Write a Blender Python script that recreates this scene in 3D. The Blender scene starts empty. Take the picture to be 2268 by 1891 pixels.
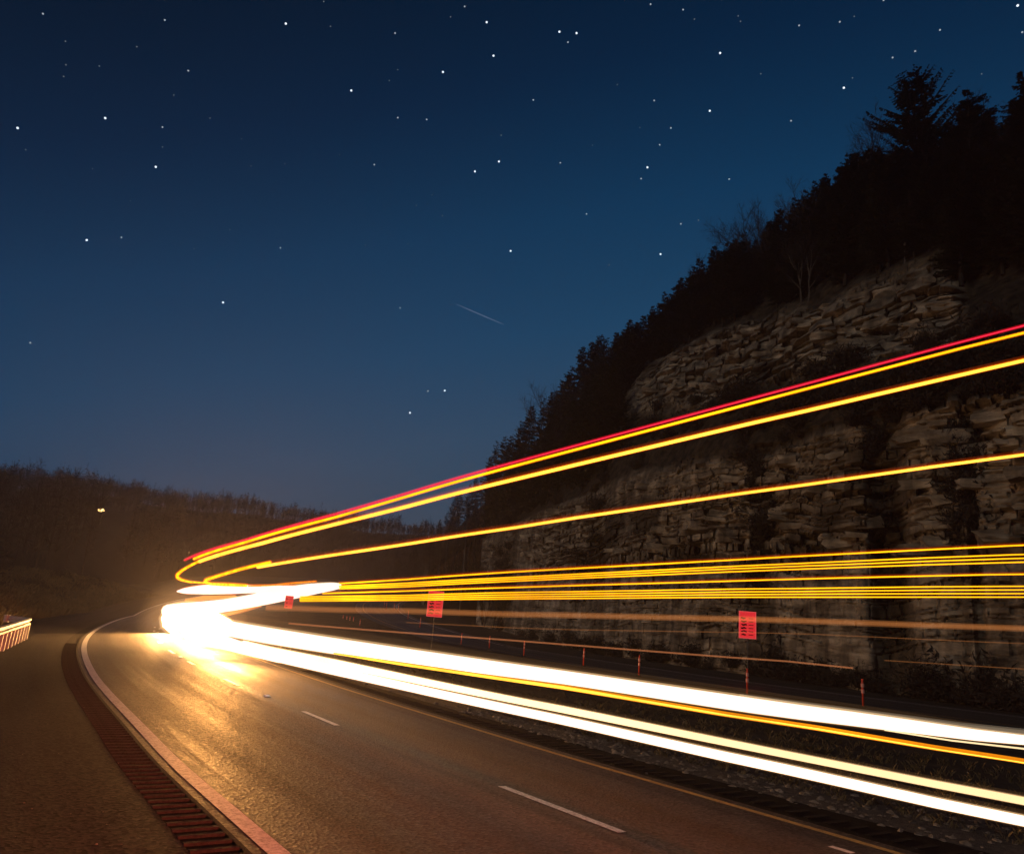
import bpy, bmesh, math, random
import numpy as np
from mathutils import Matrix, Vector

random.seed(7)
RNG = np.random.default_rng(11)
sc = bpy.context.scene
COL = sc.collection

# ------------------------------------------------------------------ camera
CAM_H, FPX, PW, PH = 1.9, 1700.0, 2268.0, 1891.0        # eye height (m), focal length (in photo pixels)
HORIZON, ROLL = 1389.0, 0.0794                           # horizon row at mid frame, camera roll
CX, CY = PW / 2, PH / 2
_p = math.atan((HORIZON - CY) / FPX)
C_R = np.array([math.cos(ROLL), 0, math.sin(ROLL)])
_b = np.array([-math.sin(ROLL), 0, math.cos(ROLL)])
_y = np.array([0, 1.0, 0])
C_F = _y * math.cos(_p) + _b * math.sin(_p)
C_U = -_y * math.sin(_p) + _b * math.cos(_p)
EYE = np.array([0, 0, CAM_H])

cam_d = bpy.data.cameras.new('camera')
cam_d.sensor_fit = 'HORIZONTAL'
cam_d.sensor_width = 36
cam_d.lens = 36 * FPX / PW
cam_d.clip_start = 0.05
cam_d.clip_end = 12000
cam = bpy.data.objects.new('camera', cam_d)
COL.objects.link(cam)
_m = Matrix([[C_R[i], C_U[i], -C_F[i], EYE[i]] for i in range(3)] + [[0, 0, 0, 1]])
cam.matrix_world = _m
sc.camera = cam

# ------------------------------------------------------------------ sky, moon, exposure
SUN_EL, SUN_ROT = math.radians(-0.4), math.radians(24)
world = bpy.data.worlds.new('World')
sc.world = world
world.use_nodes = True
wn, wl = world.node_tree.nodes, world.node_tree.links
wn.clear()
w_out = wn.new('ShaderNodeOutputWorld')
w_bg = wn.new('ShaderNodeBackground')
w_sky = wn.new('ShaderNodeTexSky')
w_sky.sky_type = 'NISHITA'
w_sky.sun_disc = False
w_sky.sun_elevation = SUN_EL
w_sky.sun_rotation = SUN_ROT
w_sky.altitude = 300
w_sky.air_density = 1.0
w_sky.dust_density = 0.6
w_sky.ozone_density = 2.5
w_bg.inputs['Strength'].default_value = 0.148
# the sky's brightness keeps the shape of the dusk sky, its hue runs from grey-blue low down to navy overhead
w_bw = wn.new('ShaderNodeRGBToBW')
w_ramp = wn.new('ShaderNodeValToRGB')
_els = w_ramp.color_ramp.elements
for i, (v_, c_) in enumerate(((0.05, (0.0, 0.004, 0.012)), (0.15, (0.0, 0.0075, 0.023)), (0.19, (0.0006, 0.0145, 0.044)), (0.26, (0.003, 0.034, 0.088)), (0.36, (0.009, 0.052, 0.118)), (0.50, (0.024, 0.066, 0.126)), (0.70, (0.036, 0.070, 0.112)), (1.0, (0.046, 0.064, 0.098)))):
    e_ = _els[i] if i < 2 else _els.new(v_)
    e_.position = v_; e_.color = (*[q / 0.135 for q in c_], 1)
wl.new(w_sky.outputs[0], w_bw.inputs[0])
wl.new(w_bw.outputs[0], w_ramp.inputs['Fac'])
wl.new(w_ramp.outputs['Color'], w_bg.inputs['Color'])
wl.new(w_bg.outputs[0], w_out.inputs['Surface'])

sun_d = bpy.data.lights.new('moon', 'SUN')
sun_d.energy = 0.42
sun_d.angle = math.radians(0.5)
sun_d.color = (1.0, 0.84, 0.64)
sun = bpy.data.objects.new('moon', sun_d)
COL.objects.link(sun)
_d = Vector((0.62, 0.70, -0.34)).normalized()            # from behind and left of the camera, low
sun.rotation_euler = _d.to_track_quat('-Z', 'Y').to_euler()

sc.view_settings.view_transform = 'Standard'
sc.view_settings.look = 'None'
sc.view_settings.exposure = 0
sc.view_settings.gamma = 1
sc.view_settings.use_curve_mapping = False
sc.render.engine = 'CYCLES'
sc.cycles.use_denoising = True
sc.cycles.denoising_prefilter = 'ACCURATE'
sc.cycles.max_bounces = 4
sc.cycles.use_adaptive_sampling = True
sc.cycles.adaptive_threshold = 0.04
sc.cycles.transparent_max_bounces = 24
sc.cycles.volume_bounces = 0
sc.cycles.sample_clamp_indirect = 4
sc.cycles.sample_clamp_direct = 0

# ------------------------------------------------------------------ helpers
def ray(x, y):
    return C_F + C_R * ((x - CX) / FPX) - C_U * ((y - CY) / FPX)

def at(x, y, d):
    """the point seen at photo position (x, y) that lies d metres away over the ground"""
    r = ray(x, y)
    return EYE + r * (d / math.hypot(r[0], r[1]))

def gnd(x, y, z=0.0):
    r = ray(x, y)
    t = (z - CAM_H) / r[2]
    return np.array([r[0] * t, r[1] * t])

def bearing(x, y=1400):
    r = ray(x, y)
    return math.atan2(r[0], r[1])

def zg(x, y):
    """height of the ground: level near the camera, climbing beyond the bend"""
    return 8.8 * np.clip((np.asarray(y, float) - 80) / 144, 0, None) ** 1.1

def hash2(a, b, seed=0):
    h = (np.asarray(a).astype(np.int64) * 374761393 + np.asarray(b).astype(np.int64) * 668265263 + seed * 974711) & 0x7fffffff
    h = ((h ^ (h >> 13)) * 1274126177) & 0x7fffffff
    h = h ^ (h >> 16)
    return (h & 0xffff) / 65535.0

def vnoise(x, y, seed=0):
    x, y = np.asarray(x, float), np.asarray(y, float)
    xi, yi = np.floor(x), np.floor(y)
    fx, fy = x - xi, y - yi
    fx = fx * fx * (3 - 2 * fx); fy = fy * fy * (3 - 2 * fy)
    a, b = hash2(xi, yi, seed), hash2(xi + 1, yi, seed)
    c, d = hash2(xi, yi + 1, seed), hash2(xi + 1, yi + 1, seed)
    return (a * (1 - fx) + b * fx) * (1 - fy) + (c * (1 - fx) + d * fx) * fy - 0.5

def fbm(x, y, seed=0, n=4):
    s, a = 0, 1.0
    for k in range(n):
        s = s + a * vnoise(np.asarray(x) * 2 ** k, np.asarray(y) * 2 ** k, seed + k)
        a *= 0.5
    return s

def mesh_of(name, verts, faces, mat=None, smooth=False, uvs=None):
    me = bpy.data.meshes.new(name)
    me.from_pydata([tuple(map(float, v)) for v in verts], [], [tuple(map(int, f)) for f in faces])
    if mat: me.materials.append(mat)
    if smooth:
        me.polygons.foreach_set('use_smooth', [True] * len(me.polygons))
    if uvs is not None:
        ul = me.uv_layers.new(name='UVMap')
        idx = np.zeros(len(me.loops), dtype=np.int32)
        me.loops.foreach_get('vertex_index', idx)
        ul.data.foreach_set('uv', np.asarray(uvs, dtype=np.float32)[idx].ravel())
    me.update()
    return me

def link(name, me, parent=None, label=None, cat=None, group=None, kind=None, loc=None, rotz=None, scale=None):
    o = bpy.data.objects.new(name, me)
    COL.objects.link(o)
    if parent is not None: o.parent = parent
    if label: o['label'] = label
    if cat: o['category'] = cat
    if group: o['group'] = group
    if kind: o['kind'] = kind
    if loc is not None: o.location = tuple(map(float, loc))
    if rotz is not None: o.rotation_euler = (0, 0, rotz)
    if scale is not None: o.scale = (scale,) * 3 if np.isscalar(scale) else scale
    return o

class MB:
    """collects boxes, tubes and loose faces for one mesh"""
    def __init__(s): s.v = []; s.f = []
    def add(s, v, f):
        n = len(s.v); s.v.extend([tuple(map(float, q)) for q in v]); s.f.extend([tuple(i + n for i in q) for q in f])
    def box(s, c, size, M=None, jit=0.0):
        c = np.array(c, float); h = np.array(size, float) / 2
        v = [np.array([sx, sy, sz]) * h for sx in (-1, 1) for sy in (-1, 1) for sz in (-1, 1)]
        if jit: v = [q * (1 + (RNG.random(3) - .5) * jit) for q in v]
        if M is not None: v = [np.array(M) @ q for q in v]
        s.add([q + c for q in v], [(0, 1, 3, 2), (4, 6, 7, 5), (0, 4, 5, 1), (2, 3, 7, 6), (0, 2, 6, 4), (1, 5, 7, 3)])
    def tube(s, pts, rad, n=8, caps=True, flat=None):
        pts = np.array(pts, float); m = len(pts)
        rad = np.full(m, rad, float) if np.isscalar(rad) else np.array(rad, float)
        T = np.gradient(pts, axis=0); T /= np.linalg.norm(T, axis=1)[:, None] + 1e-12
        up = np.array([0, 0, 1.0])
        V = []
        for i in range(m):
            a = np.cross(T[i], up)
            if np.linalg.norm(a) < 1e-3: a = np.array([1.0, 0, 0])
            a /= np.linalg.norm(a); b = np.cross(a, T[i])
            ka = 1 if flat is None else flat
            for k in range(n):
                t = 2 * math.pi * k / n
                V.append(pts[i] + (a * math.cos(t) * ka + b * math.sin(t)) * rad[i])
        Fc = [(i * n + k, i * n + (k + 1) % n, (i + 1) * n + (k + 1) % n, (i + 1) * n + k) for i in range(m - 1) for k in range(n)]
        if caps:
            Fc.append(tuple(range(n))[::-1]); Fc.append(tuple((m - 1) * n + k for k in range(n)))
        s.add(V, Fc)
    def mesh(s, name, mat, smooth=False): return mesh_of(name, s.v, s.f, mat, smooth)
    def obj(s, name, mat, parent=None, smooth=False, **k): return link(name, s.mesh(name, mat, smooth), parent, **k)

# ------------------------------------------------------------------ materials
def new_mat(name):
    m = bpy.data.materials.new(name); m.use_nodes = True
    nt = m.node_tree; nt.nodes.clear()
    out = nt.nodes.new('ShaderNodeOutputMaterial')
    return m, nt, out

def noise_mat(name, c1, c2, scale=4.0, rough=0.85, bump=0.0, bscale=None, spec=0.3, coord='Object', detail=6, c3=None, dist=0.02):
    m, nt, out = new_mat(name)
    N, Lk = nt.nodes, nt.links
    p = N.new('ShaderNodeBsdfPrincipled')
    p.inputs['Roughness'].default_value = rough
    p.inputs['Specular IOR Level'].default_value = spec
    tc = N.new('ShaderNodeTexCoord')
    n = N.new('ShaderNodeTexNoise'); n.inputs['Scale'].default_value = scale; n.inputs['Detail'].default_value = detail
    n.inputs['Roughness'].default_value = 0.65
    Lk.new(tc.outputs[coord], n.inputs['Vector'])
    r = N.new('ShaderNodeValToRGB')
    r.color_ramp.elements[0].position = 0.3; r.color_ramp.elements[0].color = (*c1, 1)
    r.color_ramp.elements[1].position = 0.7; r.color_ramp.elements[1].color = (*c2, 1)
    if c3:
        e = r.color_ramp.elements.new(0.52); e.color = (*c3, 1)
    Lk.new(n.outputs['Fac'], r.inputs['Fac'])
    Lk.new(r.outputs['Color'], p.inputs['Base Color'])
    if bump:
        n2 = N.new('ShaderNodeTexNoise'); n2.inputs['Scale'].default_value = bscale or scale * 4; n2.inputs['Detail'].default_value = 5
        Lk.new(tc.outputs[coord], n2.inputs['Vector'])
        b = N.new('ShaderNodeBump'); b.inputs['Strength'].default_value = bump; b.inputs['Distance'].default_value = dist
        Lk.new(n2.outputs['Fac'], b.inputs['Height'])
        Lk.new(b.outputs['Normal'], p.inputs['Normal'])
    Lk.new(p.outputs[0], out.inputs['Surface'])
    return m

def emit_mat(name, col, strength, additive=False, sample=True, uneven=0.0, near=None):
    m, nt, out = new_mat(name)
    e = nt.nodes.new('ShaderNodeEmission')
    e.inputs['Color'].default_value = (*col, 1); e.inputs['Strength'].default_value = strength
    if uneven:                                            # the lamp flickers as the lorry jolts along
        ge = nt.nodes.new('ShaderNodeNewGeometry'); n = nt.nodes.new('ShaderNodeTexNoise')
        n.inputs['Scale'].default_value = 0.55; n.inputs['Detail'].default_value = 4
        nt.links.new(ge.outputs['Position'], n.inputs['Vector'])
        mr = nt.nodes.new('ShaderNodeMapRange'); mr.inputs['From Min'].default_value = 0.3; mr.inputs['From Max'].default_value = 0.7
        mr.inputs['To Min'].default_value = strength * (1 - uneven); mr.inputs['To Max'].default_value = strength * (1 + uneven)
        nt.links.new(n.outputs['Fac'], mr.inputs['Value']); 
        res = mr.outputs['Result']
        if near is not None:                              # the closest stretch was passed fastest, so it is the faintest
            ln = nt.nodes.new('ShaderNodeVectorMath'); ln.operation = 'LENGTH'; nt.links.new(ge.outputs['Position'], ln.inputs[0])
            m2 = nt.nodes.new('ShaderNodeMapRange'); m2.inputs['From Min'].default_value = 7; m2.inputs['From Max'].default_value = 13
            m2.inputs['To Min'].default_value = near; m2.inputs['To Max'].default_value = 1
            nt.links.new(ln.outputs['Value'], m2.inputs['Value'])
            mm = nt.nodes.new('ShaderNodeMath'); mm.operation = 'MULTIPLY'
            nt.links.new(res, mm.inputs[0]); nt.links.new(m2.outputs['Result'], mm.inputs[1]); res = mm.outputs[0]
        nt.links.new(res, e.inputs['Strength'])
    if additive:
        t = nt.nodes.new('ShaderNodeBsdfTransparent'); a = nt.nodes.new('ShaderNodeAddShader')
        nt.links.new(e.outputs[0], a.inputs[0]); nt.links.new(t.outputs[0], a.inputs[1])
        nt.links.new(a.outputs[0], out.inputs['Surface'])
    else:
        nt.links.new(e.outputs[0], out.inputs['Surface'])
    if not sample:
        m.cycles.emission_sampling = 'NONE'
    return m

def asphalt_mat(name, dark, light, rough, joints=(), sparkle=0.5, spec=0.45):
    """asphalt: UV.x = metres across the road, UV.y = metres along it"""
    m, nt, out = new_mat(name)
    N, Lk = nt.nodes, nt.links
    p = N.new('ShaderNodeBsdfPrincipled')
    p.inputs['Specular IOR Level'].default_value = spec
    uv = N.new('ShaderNodeUVMap'); uv.uv_map = 'UVMap'
    ge = N.new('ShaderNodeNewGeometry')
    # grains of stone
    v = N.new('ShaderNodeTexVoronoi'); v.inputs['Scale'].default_value = 30
    Lk.new(ge.outputs['Position'], v.inputs['Vector'])
    n = N.new('ShaderNodeTexNoise'); n.inputs['Scale'].default_value = 34; n.inputs['Detail'].default_value = 6; n.inputs['Roughness'].default_value = 0.75
    Lk.new(ge.outputs['Position'], n.inputs['Vector'])
    # streaks along the wheel tracks
    mp = N.new('ShaderNodeMapping'); mp.inputs['Scale'].default_value = (1.9, 0.035, 1)
    Lk.new(uv.outputs[0], mp.inputs['Vector'])
    n2 = N.new('ShaderNodeTexNoise'); n2.inputs['Scale'].default_value = 1.0; n2.inputs['Detail'].default_value = 5; n2.inputs['Roughness'].default_value = 0.6
    Lk.new(mp.outputs[0], n2.inputs['Vector'])
    # blotches
    n3 = N.new('ShaderNodeTexNoise'); n3.inputs['Scale'].default_value = 0.55; n3.inputs['Detail'].default_value = 4
    Lk.new(ge.outputs['Position'], n3.inputs['Vector'])
    mx = N.new('ShaderNodeMath'); mx.operation = 'MULTIPLY_ADD'; mx.inputs[1].default_value = 0.45
    Lk.new(n2.outputs['Fac'], mx.inputs[0])
    mb = N.new('ShaderNodeMath'); mb.operation = 'MULTIPLY_ADD'; mb.inputs[1].default_value = 0.3
    Lk.new(n3.outputs['Fac'], mb.inputs[0]); 
    mc = N.new('ShaderNodeMath'); mc.operation = 'MULTIPLY'; mc.inputs[1].default_value = 0.5
    Lk.new(n.outputs['Fac'], mc.inputs[0])
    Lk.new(mc.outputs[0], mb.inputs[2]); Lk.new(mb.outputs[0], mx.inputs[2])
    r = N.new('ShaderNodeValToRGB')
    r.color_ramp.elements[0].position = 0.44; r.color_ramp.elements[0].color = (*dark, 1)
    r.color_ramp.elements[1].position = 0.80; r.color_ramp.elements[1].color = (*light, 1)
    Lk.new(mx.outputs[0], r.inputs['Fac'])
    col = r.outputs['Color']
    sx = N.new('ShaderNodeSeparateXYZ'); Lk.new(uv.outputs[0], sx.inputs[0])
    for (pos, wid, amt) in joints:                       # dark sealed joints that run along the road
        a = N.new('ShaderNodeMath'); a.operation = 'SUBTRACT'; a.inputs[1].default_value = pos
        wob = N.new('ShaderNodeMath'); wob.operation = 'MULTIPLY_ADD'; wob.inputs[1].default_value = 0.12; 
        Lk.new(n3.outputs['Fac'], wob.inputs[0]); Lk.new(sx.outputs['X'], wob.inputs[2])
        Lk.new(wob.outputs[0], a.inputs[0])
        ab = N.new('ShaderNodeMath'); ab.operation = 'ABSOLUTE'; Lk.new(a.outputs[0], ab.inputs[0])
        mr = N.new('ShaderNodeMapRange'); mr.inputs['From Min'].default_value = wid * 0.3; mr.inputs['From Max'].default_value = wid
        mr.inputs['To Min'].default_value = 1 - amt; mr.inputs['To Max'].default_value = 1
        Lk.new(ab.outputs[0], mr.inputs['Value'])
        mm = N.new('ShaderNodeMixRGB'); mm.blend_type = 'MULTIPLY'; mm.inputs['Fac'].default_value = 1
        Lk.new(col, mm.inputs['Color1']); Lk.new(mr.outputs['Result'], mm.inputs['Color2'])
        col = mm.outputs['Color']
    Lk.new(col, p.inputs['Base Color'])
    rr = N.new('ShaderNodeMapRange'); rr.inputs['To Min'].default_value = rough - 0.10; rr.inputs['To Max'].default_value = rough + 0.14
    rr.inputs['From Min'].default_value = 0.35; rr.inputs['From Max'].default_value = 0.65
    Lk.new(n2.outputs['Fac'], rr.inputs['Value'])
    sc_ = N.new('ShaderNodeSeparateColor'); Lk.new(v.outputs['Color'], sc_.inputs[0])
    gr = N.new('ShaderNodeMapRange'); gr.inputs['To Min'].default_value = -0.10; gr.inputs['To Max'].default_value = 0.10     # polished and dull grains
    Lk.new(sc_.outputs[0], gr.inputs['Value'])
    ra = N.new('ShaderNodeMath'); ra.operation = 'ADD'; ra.use_clamp = True
    Lk.new(rr.outputs['Result'], ra.inputs[0]); Lk.new(gr.outputs['Result'], ra.inputs[1])
    Lk.new(ra.outputs[0], p.inputs['Roughness'])
    gm = N.new('ShaderNodeMapRange'); gm.inputs['To Min'].default_value = 0.45; gm.inputs['To Max'].default_value = 1.6        # pale and dark grains
    Lk.new(sc_.outputs[1], gm.inputs['Value'])
    gx = N.new('ShaderNodeMixRGB'); gx.blend_type = 'MULTIPLY'; gx.inputs['Fac'].default_value = 1
    Lk.new(col, gx.inputs['Color1']); Lk.new(gm.outputs['Result'], gx.inputs['Color2'])
    Lk.new(gx.outputs['Color'], p.inputs['Base Color'])
    hm = N.new('ShaderNodeMath'); hm.operation = 'ADD'
    Lk.new(v.outputs['Distance'], hm.inputs[0]); Lk.new(n.outputs['Fac'], hm.inputs[1])
    b = N.new('ShaderNodeBump'); b.inputs['Strength'].default_value = sparkle; b.inputs['Distance'].default_value = 0.008
    Lk.new(hm.outputs[0], b.inputs['Height']); Lk.new(b.outputs['Normal'], p.inputs['Normal'])
    Lk.new(p.outputs[0], out.inputs['Surface'])
    return m

def paint_mat(name, col, worn):
    m, nt, out = new_mat(name)
    N, Lk = nt.nodes, nt.links
    p = N.new('ShaderNodeBsdfPrincipled'); p.inputs['Roughness'].default_value = 0.6
    ge = N.new('ShaderNodeNewGeometry')
    n = N.new('ShaderNodeTexNoise'); n.inputs['Scale'].default_value = 22; n.inputs['Detail'].default_value = 7; n.inputs['Roughness'].default_value = 0.8
    Lk.new(ge.outputs['Position'], n.inputs['Vector'])
    r = N.new('ShaderNodeValToRGB')
    r.color_ramp.elements[0].position = 0.36; r.color_ramp.elements[0].color = (*worn, 1)
    r.color_ramp.elements[1].position = 0.56; r.color_ramp.elements[1].color = (*col, 1)
    Lk.new(n.outputs['Fac'], r.inputs['Fac']); Lk.new(r.outputs['Color'], p.inputs['Base Color'])
    b = N.new('ShaderNodeBump'); b.inputs['Strength'].default_value = 0.5; b.inputs['Distance'].default_value = 0.006
    Lk.new(n.outputs['Fac'], b.inputs['Height']); Lk.new(b.outputs['Normal'], p.inputs['Normal'])
    Lk.new(p.outputs[0], out.inputs['Surface'])
    return m

def rock_mat():
    m, nt, out = new_mat('layered_rock')
    N, Lk = nt.nodes, nt.links
    p = N.new('ShaderNodeBsdfPrincipled'); p.inputs['Roughness'].default_value = 0.9; p.inputs['Specular IOR Level'].default_value = 0.2
    ge = N.new('ShaderNodeNewGeometry')
    mp = N.new('ShaderNodeMapping'); mp.inputs['Scale'].default_value = (0.35, 0.35, 1.6)
    Lk.new(ge.outputs['Position'], mp.inputs['Vector'])
    n = N.new('ShaderNodeTexNoise'); n.inputs['Scale'].default_value = 1.0; n.inputs['Detail'].default_value = 9; n.inputs['Roughness'].default_value = 0.7
    Lk.new(mp.outputs[0], n.inputs['Vector'])
    r = N.new('ShaderNodeValToRGB'); cr = r.color_ramp
    cr.elements[0].position = 0.30; cr.elements[0].color = (0.05, 0.040, 0.031, 1)
    cr.elements[1].position = 0.72; cr.elements[1].color = (0.50, 0.45, 0.36, 1)
    e = cr.elements.new(0.5); e.color = (0.24, 0.205, 0.16, 1)
    Lk.new(n.outputs['Fac'], r.inputs['Fac'])
    # pale weathering and dark water stains that run down the face
    mp2 = N.new('ShaderNodeMapping'); mp2.inputs['Scale'].default_value = (0.9, 0.9, 0.12)
    Lk.new(ge.outputs['Position'], mp2.inputs['Vector'])
    n2 = N.new('ShaderNodeTexNoise'); n2.inputs['Scale'].default_value = 1.0; n2.inputs['Detail'].default_value = 6
    Lk.new(mp2.outputs[0], n2.inputs['Vector'])
    r2 = N.new('ShaderNodeValToRGB')
    r2.color_ramp.elements[0].position = 0.38; r2.color_ramp.elements[0].color = (0.42, 0.40, 0.38, 1)
    r2.color_ramp.elements[1].position = 0.62; r2.color_ramp.elements[1].color = (1.15, 1.1, 1.05, 1)
    Lk.new(n2.outputs['Fac'], r2.inputs['Fac'])
    mu = N.new('ShaderNodeMixRGB'); mu.blend_type = 'MULTIPLY'; mu.inputs['Fac'].default_value = 1
    Lk.new(r.outputs['Color'], mu.inputs['Color1']); Lk.new(r2.outputs['Color'], mu.inputs['Color2'])
    # leaf litter and soil where plants have taken hold
    at_ = N.new('ShaderNodeAttribute'); at_.attribute_name = 'soil'
    mx = N.new('ShaderNodeMixRGB'); Lk.new(at_.outputs['Fac'], mx.inputs['Fac'])
    Lk.new(mu.outputs['Color'], mx.inputs['Color1'])
    n4 = N.new('ShaderNodeTexNoise'); n4.inputs['Scale'].default_value = 1.5; n4.inputs['Detail'].default_value = 8
    Lk.new(ge.outputs['Position'], n4.inputs['Vector'])
    r4 = N.new('ShaderNodeValToRGB')
    r4.color_ramp.elements[0].position = 0.35; r4.color_ramp.elements[0].color = (0.012, 0.010, 0.007, 1)
    r4.color_ramp.elements[1].position = 0.68; r4.color_ramp.elements[1].color = (0.065, 0.048, 0.030, 1)
    Lk.new(n4.outputs['Fac'], r4.inputs['Fac']); Lk.new(r4.outputs['Color'], mx.inputs['Color2'])
    Lk.new(mx.outputs['Color'], p.inputs['Base Color'])
    n3 = N.new('ShaderNodeTexNoise'); n3.inputs['Scale'].default_value = 3.0; n3.inputs['Detail'].default_value = 8; n3.inputs['Roughness'].default_value = 0.7
    Lk.new(ge.outputs['Position'], n3.inputs['Vector'])
    b = N.new('ShaderNodeBump'); b.inputs['Strength'].default_value = 0.8; b.inputs['Distance'].default_value = 0.12
    Lk.new(n3.outputs['Fac'], b.inputs['Height']); Lk.new(b.outputs['Normal'], p.inputs['Normal'])
    Lk.new(p.outputs[0], out.inputs['Surface'])
    return m

M_ROCK = rock_mat()
M_ROAD = asphalt_mat('road_asphalt', (0.022, 0.018, 0.014), (0.074, 0.059, 0.044), 0.64, joints=((3.15, 0.14, 0.65), (1.05, 0.45, 0.38), (2.35, 0.4, 0.34), (4.5, 0.5, 0.35), (5.45, 0.12, 0.4)), sparkle=1.0)
M_FARROAD = asphalt_mat('far_asphalt', (0.025, 0.023, 0.021), (0.06, 0.055, 0.05), 0.6)
M_SHOULDER = asphalt_mat('shoulder_asphalt', (0.013, 0.011, 0.010), (0.032, 0.027, 0.025), 0.85, sparkle=0.6, spec=0.12)
M_SEAL_SHADE = noise_mat('sealed_shaded_asphalt', (0.005, 0.0045, 0.004), (0.014, 0.012, 0.011), 8, 0.85, 0.5, 60, spec=0.1)  # dark seal, darker still so grooves carry shade in their colour
M_RIB = noise_mat('rumble_rib_asphalt', (0.014, 0.012, 0.011), (0.038, 0.033, 0.030), 25, 0.9, 0.7, 70, dist=0.008, spec=0.1)
M_WHITE = paint_mat('white_road_paint', (0.78, 0.75, 0.70), (0.30, 0.27, 0.24))
M_YELLOW = paint_mat('yellow_road_paint', (0.55, 0.36, 0.10), (0.22, 0.15, 0.06))
M_GROUND = noise_mat('dry_ground', (0.018, 0.014, 0.010), (0.075, 0.058, 0.038), 0.6, 0.95, 0.8, 6, c3=(0.04, 0.03, 0.02), dist=0.1)
M_LITTER = noise_mat('leaf_litter', (0.008, 0.007, 0.0065), (0.026, 0.022, 0.019), 0.12, 0.95)
M_GRAVEL = noise_mat('verge_gravel', (0.03, 0.026, 0.022), (0.13, 0.11, 0.09), 9, 0.9, 1.0, 40, dist=0.03)
M_STONE = noise_mat('loose_stone', (0.035, 0.03, 0.025), (0.24, 0.21, 0.18), 3.5, 0.85, 0.6, 30)
M_GRASS = noise_mat('dry_grass', (0.04, 0.034, 0.016), (0.13, 0.10, 0.05), 0.5, 0.8)
M_NEEDLE = noise_mat('conifer_needles', (0.007, 0.011, 0.007), (0.022, 0.029, 0.016), 0.35, 0.8)
M_BARK = noise_mat('dark_bark', (0.010, 0.008, 0.006), (0.034, 0.027, 0.020), 5, 0.9, 0.8, 20)
M_PALE = noise_mat('pale_bark', (0.04, 0.034, 0.028), (0.12, 0.10, 0.085), 4, 0.9, 0.5, 20)
M_TWIG = noise_mat('bare_twigs', (0.014, 0.011, 0.009), (0.040, 0.031, 0.025), 0.6, 0.9)
M_STEEL = noise_mat('galvanised_steel', (0.26, 0.26, 0.25), (0.42, 0.42, 0.40), 12, 0.45, 0.2, 40, spec=0.6)
M_POST = noise_mat('post_steel', (0.09, 0.08, 0.07), (0.16, 0.14, 0.12), 10, 0.5)
M_TUBE = noise_mat('orange_plastic', (0.72, 0.06, 0.03), (0.85, 0.10, 0.05), 4, 0.5)
M_BAND = noise_mat('reflective_band', (0.80, 0.30, 0.24), (0.92, 0.42, 0.34), 6, 0.35)
M_SIGN = emit_mat('sign_reflect_glow', (0.68, 0.026, 0.032), 1.0, sample=False)  # emission stands in for lamp light the sheeting reflects
M_SIGNEDGE = emit_mat('sign_edge_reflect_glow', (0.66, 0.07, 0.07), 1.0, sample=False)
M_INK = noise_mat('sign_ink', (0.02, 0.004, 0.004), (0.06, 0.01, 0.01), 20, 0.6)
M_INKRED = noise_mat('sign_faint_ink', (0.30, 0.02, 0.02), (0.42, 0.03, 0.03), 20, 0.6)
M_LAMP = emit_mat('porch_lamp_glass', (1.0, 0.62, 0.22), 5.0)
M_STAR = [emit_mat('star_light_%s' % n, (0.80, 0.90, 1.0), s, sample=False) for n, s in (('faint', 0.18), ('middle', 0.45), ('bright', 1.25))]
M_STREAK = emit_mat('streak_light', (0.65, 0.66, 0.85), 0.06, additive=True, sample=False)
M_REFL = noise_mat('reflector_lens', (0.85, 0.82, 0.75), (0.95, 0.92, 0.88), 30, 0.12, spec=1.0)

# light of the lamps
M_HEAD = emit_mat('headlight_white', (1.0, 0.76, 0.68), 1.5)
M_CREAM = emit_mat('headlight_cream', (1.0, 0.72, 0.38), 2.4, uneven=0.12, near=0.42)
M_BLOB = emit_mat('headlight_core', (1.0, 0.50, 0.17), 36.0)
M_HALO_W = emit_mat('headlight_fringe', (1.0, 0.62, 0.28), 0.19, additive=True, sample=False)
M_BLOOM = emit_mat('headlight_bloom', (1.0, 0.50, 0.19), 0.011, additive=True, sample=False)
M_GLOW = emit_mat('headlight_spill', (1.0, 0.80, 0.55), 0.035, additive=True, sample=False)
M_AMBER = emit_mat('amber_lamp', (1.0, 0.51, 0.006), 1.6, uneven=0.4)
M_AMBERHOT = emit_mat('amber_lamp_hot', (1.0, 0.50, 0.045), 2.3, uneven=0.35)
M_ORANGE = emit_mat('orange_lamp', (1.0, 0.28, 0.006), 1.0, uneven=0.4)
M_ORANGEDIM = emit_mat('orange_lamp_dim', (1.0, 0.30, 0.05), 0.50, additive=True, sample=False)
M_RED = emit_mat('red_lamp', (1.0, 0.035, 0.09), 0.9)
M_REDHALO = emit_mat('red_lamp_fringe', (1.0, 0.004, 0.02), 0.22, additive=True, sample=False)
M_HALO_A = emit_mat('amber_fringe', (1.0, 0.16, 0.0), 0.26, additive=True, sample=False)
M_HALO_B = emit_mat('amber_outer_fringe', (1.0, 0.10, 0.0), 0.045, additive=True, sample=False)
M_TAPE = emit_mat('reflecting_tape_orange', (1.0, 0.34, 0.09), 0.062, additive=True, sample=False)
M_THIN = emit_mat('reflecting_edge_orange', (1.0, 0.33, 0.12), 0.13, additive=True, sample=False)

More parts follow.
